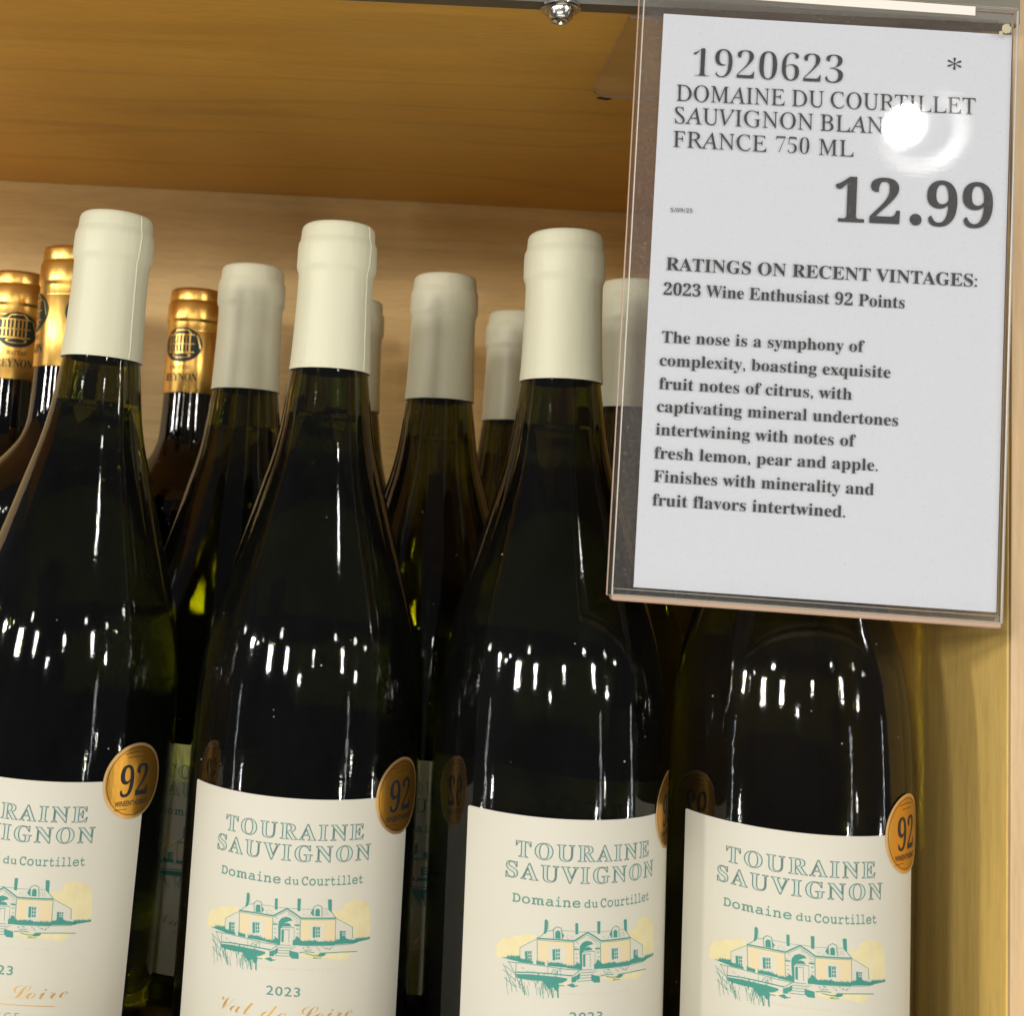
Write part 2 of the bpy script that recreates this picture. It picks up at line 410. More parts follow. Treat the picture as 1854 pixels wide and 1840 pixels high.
def bend(bm, R, H, th0=0.0, step=2.0, rf=None):
    """wrap a flat mm drawing (x = arc, y = -depth below the bottle's top) onto a cylinder facing -Y"""
    bmesh.ops.triangulate(bm, faces=[f for f in bm.faces if len(f.verts) > 4])
    xs = [v.co.x for v in bm.verts]; x = math.floor(min(xs) / step) * step + step
    while x < max(xs):
        bmesh.ops.bisect_plane(bm, geom=bm.verts[:] + bm.edges[:] + bm.faces[:], plane_co=(x, 0, 0), plane_no=(1, 0, 0)); x += step
    for v in bm.verts:
        rr = (rf(-v.co.y) if rf else R); a = th0 + v.co.x / rr; q = rr + v.co.z
        v.co = Vector((q * math.sin(a), -q * math.cos(a), H + v.co.y)) * MM
    return bm
def parse(s): return [[tuple(map(float, q.split())) for q in p.split(',')] for p in s.split(';')]
ART_YELLOW="-31.37 245.15,-31.36 242.23,-30.06 240.12,-28.9 239.09,-26.98 238.89,-25.7 237.79,-23.84 237.7,-22.3 236.73,-20.45 236.67,-18.73 236.81,-18.56 238.05,-23.43 240.97,-23.25 244.45,-26.9 244.66,-29.26 245.41;14.09 237.8,13.32 236.44,13.08 235.32,14.98 235.41,16.36 235.07,16.95 233.14,18.35 232.66,20.7 232.14,22.84 233.05,24.84 233.53,26.2 235.62,27.04 237.66,26.93 240.21,27.57 242.23,27.24 244.74,23.6 244.56,20.54 244.22,20.04 241.06;2.66 248.86,6.38 248.45,10.68 248.51,16.49 248.71,21.15 249.1,20.16 249.88,18.08 251.42,14.18 250.6,11.1 249.97,8.17 250.86,5.16 249.88,3.19 249.62;-9.99 250.67,-7.96 250.24,-6.93 250.58,-8.57 251.41,-10.28 251.5"
ART_TAN="-17.96 238.26,-12.25 238.09,-6.74 237.99,-6.3 245.71,-8.97 245.28,-11.79 244.8,-17.48 244.52;2.6 238.2,8.06 238.17,13.84 238.2,14.07 245.37,8.13 244.84,3.01 244.93"
ART_BLANK="-14.68 239.42,-9.39 239.1,-9 244.88,-11.79 244.8,-14.3 244.74;5.52 239.52,9.97 239.57,10.19 244.86,5.83 244.73"
ART_GREEN="-16.05 231.93,-15.63 231.48,-15.05 231.83,-15.04 234.56,-15.39 235.74,-16.33 236.21,-16.06 234.74;-6.38 232.17,-5.44 232.14,-5.29 235.53,-6.22 235.63;0.9 231.7,2.04 231.64,2.08 235.55,1.1 235.47;10.88 231.94,11.61 231.71,12.24 232.04,12.42 236.09,11.2 234.99;-12.57 237.09,-12.6 235.13,-11.96 234.65,-11.07 234.84,-10.84 237.15;-10.49 235.08,-9.73 236.05,-10.35 237.15;6.2 234.53,5.37 236,6.35 237.05;7 236.98,6.95 235.03,7.58 234.52,8.4 235.02,8.52 237.04;-4.39 245.44,-4.75 240.77,-4.66 239.19,-3.8 238.03,-2.45 237.51,-0.95 237.8,-0.15 238.57,-1.38 238.84,-2.34 239.29,-3.11 239.99,-3.49 240.9,-3.86 241.31,-3.67 245.37;-3.37 240.64,-3.02 239.85,-2.07 239.4,-1.07 239.57,-0.37 240.4;-3.57 241.66,-2.78 241.72,-2.67 245.47,-3.4 245.35;-6.61 239.96,-5.01 239.91,-4.98 240.29,-6.58 240.4;0.44 239.73,2.11 239.76,2.13 240.2,0.47 240.16;-13.36 240.63,-12.48 240.49,-12.26 243.74,-13.13 243.88;-12.31 240.56,-11.76 240.48,-11.7 241.34,-12.25 241.43;-11.59 240.45,-11.05 240.37,-10.99 241.24,-11.54 241.32;-12.23 241.64,-11.69 241.56,-11.63 242.43,-12.17 242.51;-11.52 241.54,-10.98 241.46,-10.92 242.32,-11.46 242.4;-12.16 242.73,-11.61 242.64,-11.55 243.51,-12.1 243.59;-11.45 242.62,-10.9 242.54,-10.84 243.4,-11.39 243.48;6.42 240.45,7.29 240.44,7.49 243.71,6.62 243.71;7.47 240.53,8.04 240.53,8.09 241.4,7.52 241.4;8.21 240.53,8.78 240.53,8.83 241.41,8.26 241.4;7.54 241.62,8.1 241.62,8.16 242.49,7.59 242.49;8.28 241.62,8.84 241.63,8.9 242.5,8.33 242.49;7.6 242.71,8.17 242.71,8.22 243.58,7.66 243.58;8.34 242.71,8.91 242.72,8.96 243.59,8.39 243.58;-21.93 242.18,-21.08 242,-20.84 244.88,-21.69 245.06;-20.93 242.06,-20.45 241.96,-20.39 242.7,-20.87 242.8;-20.3 241.93,-19.83 241.84,-19.77 242.58,-20.24 242.67;-20.85 243.02,-20.37 242.92,-20.31 243.66,-20.79 243.76;-20.23 242.89,-19.75 242.8,-19.7 243.54,-20.17 243.63;-20.77 243.98,-20.29 243.88,-20.23 244.62,-20.71 244.72;-20.15 243.85,-19.68 243.76,-19.62 244.5,-20.09 244.59;15.59 241.99,16.38 242.04,16.51 244.04,15.71 243.98;16.54 242.14,17.02 242.18,17.04 242.62,16.56 242.59;17.16 242.19,17.65 242.22,17.67 242.67,17.19 242.63;16.58 242.81,17.06 242.84,17.08 243.29,16.6 243.25;17.2 242.85,17.69 242.89,17.72 243.34,17.23 243.3;16.62 243.48,17.1 243.51,17.13 243.95,16.65 243.92;17.25 243.52,17.73 243.56,17.76 244,17.27 243.97;-29.37 245.28,-29.02 245.27,-29.03 245.18,-29.38 245.18;-29.07 245.28,-28.72 245.28,-28.73 245.18,-29.08 245.19;-28.77 245.29,-28.43 245.28,-28.45 245.07,-28.81 244.91;-28.48 245.29,-28.13 245.29,-28.16 245.06,-28.5 245;-28.18 245.3,-27.84 245.3,-27.88 244.96,-28.22 244.95;-27.89 245.31,-27.55 245.31,-27.59 244.98,-27.94 244.84;-27.6 245.32,-27.27 245.32,-27.34 244.57,-27.69 244.36;-27.31 245.33,-26.98 245.33,-27.05 244.58,-27.42 244.2;-27.03 245.34,-26.7 245.34,-26.79 244.39,-27.17 243.88;-26.75 245.35,-26.42 245.35,-26.51 244.44,-26.83 244.48;-26.46 245.36,-26.14 245.37,-26.24 244.31,-26.6 243.97;-26.19 245.38,-25.87 245.38,-25.96 244.31,-26.34 243.75;-25.91 245.39,-25.59 245.4,-25.7 244.21,-26.06 243.77;-25.64 245.41,-25.32 245.41,-25.43 244.17,-25.75 244.12;-25.36 245.42,-25.05 245.43,-25.17 244.07,-25.53 243.63;-25.09 245.44,-24.78 245.45,-24.9 244.07,-25.23 243.86;-24.82 245.46,-24.51 245.46,-24.64 244.08,-24.94 244.16;-24.55 245.48,-24.25 245.48,-24.38 244,-24.73 243.53;-24.29 245.49,-23.98 245.5,-24.12 243.92,-24.43 243.95;-24.02 245.51,-23.72 245.52,-23.87 243.85,-24.2 243.51;-23.76 245.53,-23.46 245.55,-23.61 243.85,-23.92 243.7;-23.5 245.55,-23.2 245.57,-23.36 243.73,-23.68 243.55;-23.67 245.63,-23.37 245.6,-23.46 244.56,-23.76 244.53;-23.41 245.61,-23.11 245.59,-23.2 244.53,-23.53 244.23;-23.15 245.6,-22.86 245.58,-22.96 244.44,-23.27 244.31;-22.9 245.59,-22.6 245.57,-22.69 244.52,-23.02 244.22;-22.65 245.58,-22.35 245.56,-22.43 244.64,-22.74 244.46;-22.39 245.57,-22.1 245.55,-22.18 244.64,-22.49 244.41;-22.14 245.56,-21.85 245.54,-21.94 244.5,-22.25 244.29;-21.89 245.55,-21.61 245.54,-21.68 244.68,-22.01 244.19;-21.65 245.54,-21.36 245.53,-21.44 244.59,-21.77 244.05;-21.4 245.54,-21.11 245.52,-21.19 244.59,-21.51 244.19;-21.15 245.53,-20.87 245.52,-20.94 244.63,-21.26 244.19;-20.91 245.52,-20.63 245.51,-20.7 244.62,-20.99 244.52;-20.67 245.52,-20.38 245.5,-20.44 244.8,-20.78 244.09;-20.42 245.51,-20.14 245.5,-20.21 244.72,-20.52 244.27;-20.18 245.51,-19.9 245.5,-19.96 244.78,-20.26 244.52;-19.94 245.5,-19.67 245.49,-19.73 244.74,-20.02 244.52;-19.7 245.5,-19.43 245.49,-19.48 244.78,-19.78 244.54;-19.47 245.5,-19.19 245.49,-19.25 244.8,-19.53 244.68;-18.17 245.54,-17.86 245.54,-17.94 244.59,-18.29 244.04;-17.9 245.54,-17.6 245.54,-17.66 244.68,-18 244.21;-17.63 245.55,-17.33 245.54,-17.4 244.57,-17.73 244.24;-17.37 245.55,-17.06 245.55,-17.13 244.62,-17.46 244.35;-17.1 245.56,-16.8 245.55,-16.85 244.78,-17.2 244.27;-16.83 245.56,-16.53 245.56,-16.6 244.71,-16.93 244.23;-16.57 245.57,-16.27 245.57,-16.32 244.84,-16.64 244.6;-16.31 245.57,-16.01 245.57,-16.06 244.79,-16.41 244.2;-16.04 245.58,-15.74 245.58,-15.81 244.74,-16.13 244.34;-15.78 245.59,-15.48 245.59,-15.55 244.76,-15.87 244.38;-14.6 245.64,-14.32 245.63,-14.38 244.93,-14.67 244.64;-14.36 245.64,-14.09 245.64,-14.14 244.89,-14.44 244.61;-14.12 245.64,-13.85 245.64,-13.92 244.7,-14.23 244.21;-13.89 245.64,-13.62 245.64,-13.68 244.76,-13.97 244.46;-13.65 245.64,-13.38 245.64,-13.45 244.67,-13.76 244.14;-13.42 245.65,-13.15 245.64,-13.23 244.58,-13.53 244.12;-13.19 245.65,-12.92 245.65,-12.99 244.62,-13.28 244.36;-12.95 245.65,-12.68 245.65,-12.76 244.59,-13.05 244.26;-12.72 245.66,-12.45 245.65,-12.53 244.59,-12.8 244.56;-12.49 245.66,-12.22 245.66,-12.29 244.62,-12.6 244.05;-12.26 245.66,-11.99 245.66,-12.07 244.5,-12.33 244.6;-12.03 245.67,-11.76 245.67,-11.84 244.51,-12.11 244.41;-11.8 245.67,-11.53 245.68,-11.61 244.55,-11.89 244.27;-11.57 245.68,-11.3 245.68,-11.38 244.59,-11.69 243.87;-11.34 245.69,-11.08 245.69,-11.15 244.6,-11.43 244.32;-11.11 245.69,-10.85 245.7,-10.92 244.61,-11.22 244.17;-10.88 245.7,-10.62 245.7,-10.7 244.55,-10.97 244.4;-10.66 245.71,-10.39 245.71,-10.47 244.62,-10.74 244.45;-10.43 245.72,-10.17 245.72,-10.24 244.74,-10.54 244.05;-10.2 245.73,-9.94 245.73,-10.01 244.76,-10.27 244.72;-9.98 245.73,-9.72 245.74,-9.79 244.74,-10.08 244.23;-9.75 245.74,-9.49 245.75,-9.55 244.84,-9.82 244.68;-9.53 245.75,-9.27 245.76,-9.33 244.87,-9.59 244.78;-9.3 245.76,-9.05 245.77,-9.1 244.89,-9.36 244.93;-9.08 245.77,-8.82 245.78,-8.88 244.9,-9.17 244.35;-8.86 245.79,-8.6 245.79,-8.65 244.96,-8.94 244.54;-8.59 245.92,-8.35 245.93,-8.4 245.19,-8.63 245.36;-8.38 245.94,-8.15 245.94,-8.19 245.3,-8.43 245.2;-8.18 245.95,-7.94 245.95,-7.99 245.17,-8.27 244.61;-7.98 245.96,-7.74 245.97,-7.79 245.15,-8.03 245.12;-7.77 245.97,-7.53 245.98,-7.58 245.2,-7.84 244.93;-7.57 245.98,-7.33 245.99,-7.39 245.14,-7.62 245.18;-7.36 246,-7.13 246,-7.18 245.13,-7.44 244.81;-7.16 246.01,-6.92 246.02,-6.97 245.25,-7.25 244.65;-6.96 246.02,-6.72 246.03,-6.77 245.26,-7.02 245.04;-6.75 246.04,-6.52 246.05,-6.57 245.25,-6.81 245.18;-6.55 246.05,-6.32 246.06,-6.38 245.11,-6.62 245.04;-6.35 246.06,-6.11 246.08,-6.18 245.04,-6.4 245.23;-6.15 246.08,-5.91 246.09,-5.98 245.01,-6.22 244.91;-5.94 246.09,-5.71 246.11,-5.79 244.85,-6.05 244.46;-5.74 246.11,-5.51 246.12,-5.6 244.7,-5.83 244.71;-5.54 246.13,-5.31 246.14,-5.4 244.64,-5.66 244.27;-5.34 246.14,-5.11 246.16,-5.21 244.53,-5.48 243.92;-5.14 246.16,-4.91 246.17,-5.03 244.31,-5.28 243.97;-4.94 246.18,-4.71 246.19,-4.82 244.33,-5.05 244.46;-4.74 246.19,-4.51 246.21,-4.62 244.45,-4.87 244.21;-4.54 246.21,-4.31 246.23,-4.4 244.68,-4.64 244.56;-4.34 246.23,-4.11 246.24,-4.21 244.66,-4.45 244.55;-4.14 246.25,-3.91 246.26,-4 244.83,-4.24 244.69;-3.94 246.27,-3.71 246.28,-3.79 244.91,-4.07 244.28;0.32 246.26,0.57 246.24,0.48 244.84,0.22 244.54;0.53 246.25,0.78 246.23,0.68 244.67,0.43 244.62;0.74 246.23,0.99 246.22,0.87 244.33,0.65 244.65;0.95 246.22,1.2 246.21,1.07 244.17,0.85 244.48;1.17 246.21,1.41 246.2,1.27 243.91,1.01 243.69;1.38 246.2,1.62 246.19,1.47 243.75,1.2 243.25;1.59 246.19,1.83 246.18,1.67 243.57,1.4 243.06;1.8 246.18,2.04 246.17,1.89 243.67,1.62 243.24;2.01 246.17,2.25 246.16,2.11 243.9,1.85 243.51;2.22 246.16,2.46 246.15,2.35 244.21,2.06 243.46;2.43 246.15,2.67 246.14,2.57 244.41,2.3 243.96;2.64 246.14,2.88 246.13,2.8 244.7,2.53 244.24;2.85 246.13,3.1 246.12,3.01 244.77,2.73 244.16;3.06 246.12,3.31 246.11,3.22 244.73,2.96 244.46;3.27 246.11,3.52 246.1,3.44 244.89,3.19 244.75;3.49 246.11,3.73 246.1,3.65 244.79,3.41 244.81;3.7 246.1,3.94 246.09,3.87 244.85,3.61 244.63;3.91 246.09,4.15 246.08,4.07 244.72,3.82 244.56;4.12 246.09,4.36 246.08,4.29 244.81,4.04 244.7;4.33 246.08,4.57 246.07,4.5 244.77,4.22 244.23;4.54 246.07,4.79 246.07,4.71 244.79,4.46 244.68;4.75 246.07,5 246.06,4.92 244.85,4.66 244.52;4.96 246.06,5.21 246.06,5.13 244.81,4.88 244.59;5.18 246.06,5.42 246.05,5.35 244.8,5.07 244.26;5.39 246.05,5.63 246.05,5.55 244.68,5.29 244.37;5.6 246.05,5.85 246.05,5.77 244.78,5.49 244.16;5.81 246.05,6.06 246.04,5.98 244.77,5.71 244.4;6.02 246.04,6.27 246.04,6.19 244.7,5.93 244.53;6.24 246.04,6.48 246.04,6.41 244.78,6.13 244.19;6.45 246.04,6.69 246.03,6.62 244.82,6.37 244.74;6.66 246.03,6.91 246.03,6.82 244.65,6.57 244.48;6.88 246.03,7.12 246.03,7.02 244.4,6.79 244.64;7.09 246.03,7.33 246.03,7.24 244.4,6.99 244.46;7.3 246.03,7.55 246.03,7.45 244.45,7.19 244.26;7.51 246.03,7.76 246.03,7.69 244.77,7.39 243.99;7.73 246.03,7.98 246.03,7.9 244.74,7.64 244.63;7.94 246.03,8.19 246.03,8.12 244.94,7.85 244.46;8.16 246.03,8.4 246.03,8.34 244.91,8.06 244.43;8.37 246.03,8.62 246.03,8.56 244.99,8.29 244.69;8.59 246.03,8.83 246.03,8.77 245.02,8.52 245.01;8.8 246.03,9.05 246.04,8.98 244.98,8.74 244.98;9.01 246.04,9.26 246.04,9.2 245.07,8.93 244.64;9.23 246.04,9.48 246.04,9.42 245.08,9.15 244.62;9.45 246.04,9.69 246.04,9.63 244.98,9.38 245.02;9.66 246.04,9.91 246.05,9.84 244.94,9.58 244.75;9.88 246.05,10.13 246.05,10.06 244.98,9.79 244.63;10.09 246.05,10.34 246.06,10.28 244.96,10.03 245.01;10.31 246.06,10.56 246.06,10.5 245,10.25 245.05;10.53 246.06,10.78 246.07,10.71 244.95,10.43 244.43;10.74 246.07,11 246.07,10.93 245.04,10.65 244.45;10.96 246.07,11.21 246.08,11.15 244.98,10.87 244.6;11.18 246.08,11.43 246.08,11.36 244.96,11.12 245.03;11.4 246.08,11.65 246.09,11.59 245.06,11.3 244.45;11.62 246.09,11.87 246.1,11.81 245.07,11.53 244.56;11.84 246.1,12.09 246.11,12.02 245.03,11.77 244.94;12.06 246.1,12.31 246.11,12.24 245.02,12 245.11;12.28 246.11,12.53 246.12,12.47 245.12,12.17 244.43;12.5 246.12,12.75 246.13,12.69 245.17,12.4 244.46;12.72 246.13,12.97 246.14,12.91 245.14,12.62 244.53;12.94 246.14,13.19 246.15,13.13 245.12,12.84 244.46;13.16 246.15,13.42 246.16,13.36 245.21,13.06 244.5;13.38 246.16,13.64 246.17,13.57 245.07,13.32 245.15;13.6 246.17,13.86 246.18,13.8 245.13,13.52 244.74;13.83 246.18,14.08 246.19,14.02 245.21,13.77 245.21;13.9 245.99,14.14 246,14.08 244.92,13.82 244.63;14.11 245.99,14.35 245.99,14.28 244.83,14.01 244.37;14.31 245.99,14.55 245.99,14.48 244.84,14.24 244.78;14.52 245.99,14.76 245.99,14.68 244.75,14.43 244.54;14.73 245.99,14.97 246,14.9 244.81,14.63 244.36;14.93 245.99,15.18 246,15.1 244.78,14.82 244.12;15.14 245.99,15.38 246,15.3 244.57,15.05 244.48;15.35 246,15.59 246,15.5 244.5,15.26 244.59;15.56 246,15.8 246,15.7 244.33,15.47 244.56;15.77 246,16.01 246,15.9 244.2,15.64 243.88;15.98 246,16.22 246.01,16.1 244.09,15.83 243.64;16.19 246,16.43 246.01,16.3 243.89,16.04 243.62;16.4 246.01,16.64 246.01,16.51 243.8,16.25 243.56;16.61 246.01,16.86 246.02,16.71 243.64,16.44 243.25;16.82 246.02,17.07 246.02,16.92 243.67,16.66 243.45;17.03 246.02,17.28 246.03,17.14 243.7,16.89 243.75;17.24 246.02,17.49 246.03,17.35 243.73,17.08 243.34;17.46 246.03,17.71 246.04,17.58 244,17.29 243.29;17.67 246.04,17.92 246.04,17.8 244.09,17.53 243.76;17.89 246.04,18.14 246.05,18.03 244.3,17.77 244.19;18.1 246.05,18.35 246.06,18.26 244.53,17.99 244.25;18.32 246.05,18.57 246.07,18.48 244.56,18.22 244.51;18.53 246.06,18.79 246.07,18.71 244.79,18.44 244.61;18.75 246.07,19.01 246.08,18.92 244.78,18.66 244.54;18.97 246.08,19.22 246.09,19.15 244.95,18.89 244.88;19.19 246.09,19.44 246.1,19.37 244.93,19.09 244.61;19.41 246.1,19.66 246.11,19.59 244.98,19.3 244.47;19.63 246.1,19.88 246.12,19.82 245.1,19.55 244.93;19.85 246.11,20.1 246.13,20.03 245.03,19.77 244.9;20.07 246.12,20.33 246.14,20.27 245.2,19.96 244.47;20.29 246.14,20.55 246.15,20.49 245.2,20.22 245.09;20.51 246.15,20.77 246.16,20.71 245.17,20.44 245.06;20.73 246.16,21 246.17,20.94 245.23,20.65 244.81;20.96 246.17,21.22 246.19,21.16 245.21,20.9 245.27;21.18 246.18,21.45 246.2,21.38 245.2,21.11 245.01;21.41 246.2,21.67 246.21,21.61 245.2,21.31 244.58;21.64 246.21,21.9 246.23,21.84 245.23,21.55 244.93;21.86 246.22,22.13 246.24,22.07 245.35,21.77 244.82;21.4 246.09,21.66 246.07,21.59 244.88,21.31 244.71;21.63 246.07,21.89 246.05,21.81 244.88,21.54 244.75;21.85 246.05,22.12 246.03,22.04 244.9,21.76 244.63;22.08 246.03,22.34 246.01,22.27 244.92,21.97 244.33;22.3 246.01,22.57 245.99,22.51 245.02,22.23 244.92;22.53 245.99,22.8 245.97,22.73 244.95,22.42 244.31;22.76 245.97,23.03 245.95,22.96 244.87,22.69 244.89;22.99 245.95,23.26 245.94,23.19 244.92,22.9 244.6;23.22 245.93,23.49 245.92,23.43 245.02,23.12 244.38;23.45 245.91,23.72 245.9,23.66 244.91,23.38 244.79;23.68 245.9,23.96 245.89,23.9 244.94,23.62 244.97;23.92 245.88,24.19 245.87,24.13 244.97,23.86 245.01;24.15 245.87,24.43 245.86,24.37 244.93,24.07 244.56;24.39 245.85,24.67 245.84,24.61 245.03,24.3 244.46;24.63 245.84,24.9 245.83,24.85 245.11,24.57 244.97;24.86 245.82,25.14 245.81,25.09 245.05,24.79 244.73;25.1 245.81,25.38 245.8,25.33 244.99,25.05 245.09;25.34 245.8,25.62 245.79,25.57 245.05,25.27 244.77;25.58 245.78,25.87 245.78,25.82 245.15,25.53 245.01;25.82 245.77,26.11 245.77,26.07 245.15,25.78 245.18;26.07 245.76,26.35 245.76,26.31 245.15,26.02 245;26.31 245.75,26.6 245.75,26.56 245.08,26.26 244.93;26.56 245.74,26.85 245.74,26.81 245.23,26.48 244.55;26.81 245.73,27.1 245.73,27.06 245.25,26.75 244.95;27.06 245.72,27.35 245.72,27.31 245.11,26.99 244.76;-24.65 249.4,-20.08 248.78,-15.11 248.67,-11.52 248.7,-8.38 249.04,-8.41 249.61,-10 250.51,-11.38 250.72,-14.26 250.25,-17.98 250.48,-21.14 250.6,-23.89 250.5;-16.1 250.27,-11.44 249.79,-11.15 253.04,-11.92 253,-12.71 251.87,-14.08 252.74,-15.28 251.38;-11.64 250.45,-11.16 250.37,-10.86 255.19,-11.36 254.95;-7.05 248.71,-5.35 248.05,-5.33 249.36,-5.68 250.12,-7.02 250.18;-5.35 248.05,-4.31 247.16,-4.37 248.89,-5.25 249.67;-0.66 247.79,0.24 248.05,2.31 248.41,2.52 250.34,0.38 250.32,-0.55 249.51;-8.59 251.1,-6.6 250.38,-5.89 251.08,-4.4 251.02,-6.51 251.78;9.02 248.67,11.35 248.53,10.99 249.27,9.74 249.62,8.58 249.48"
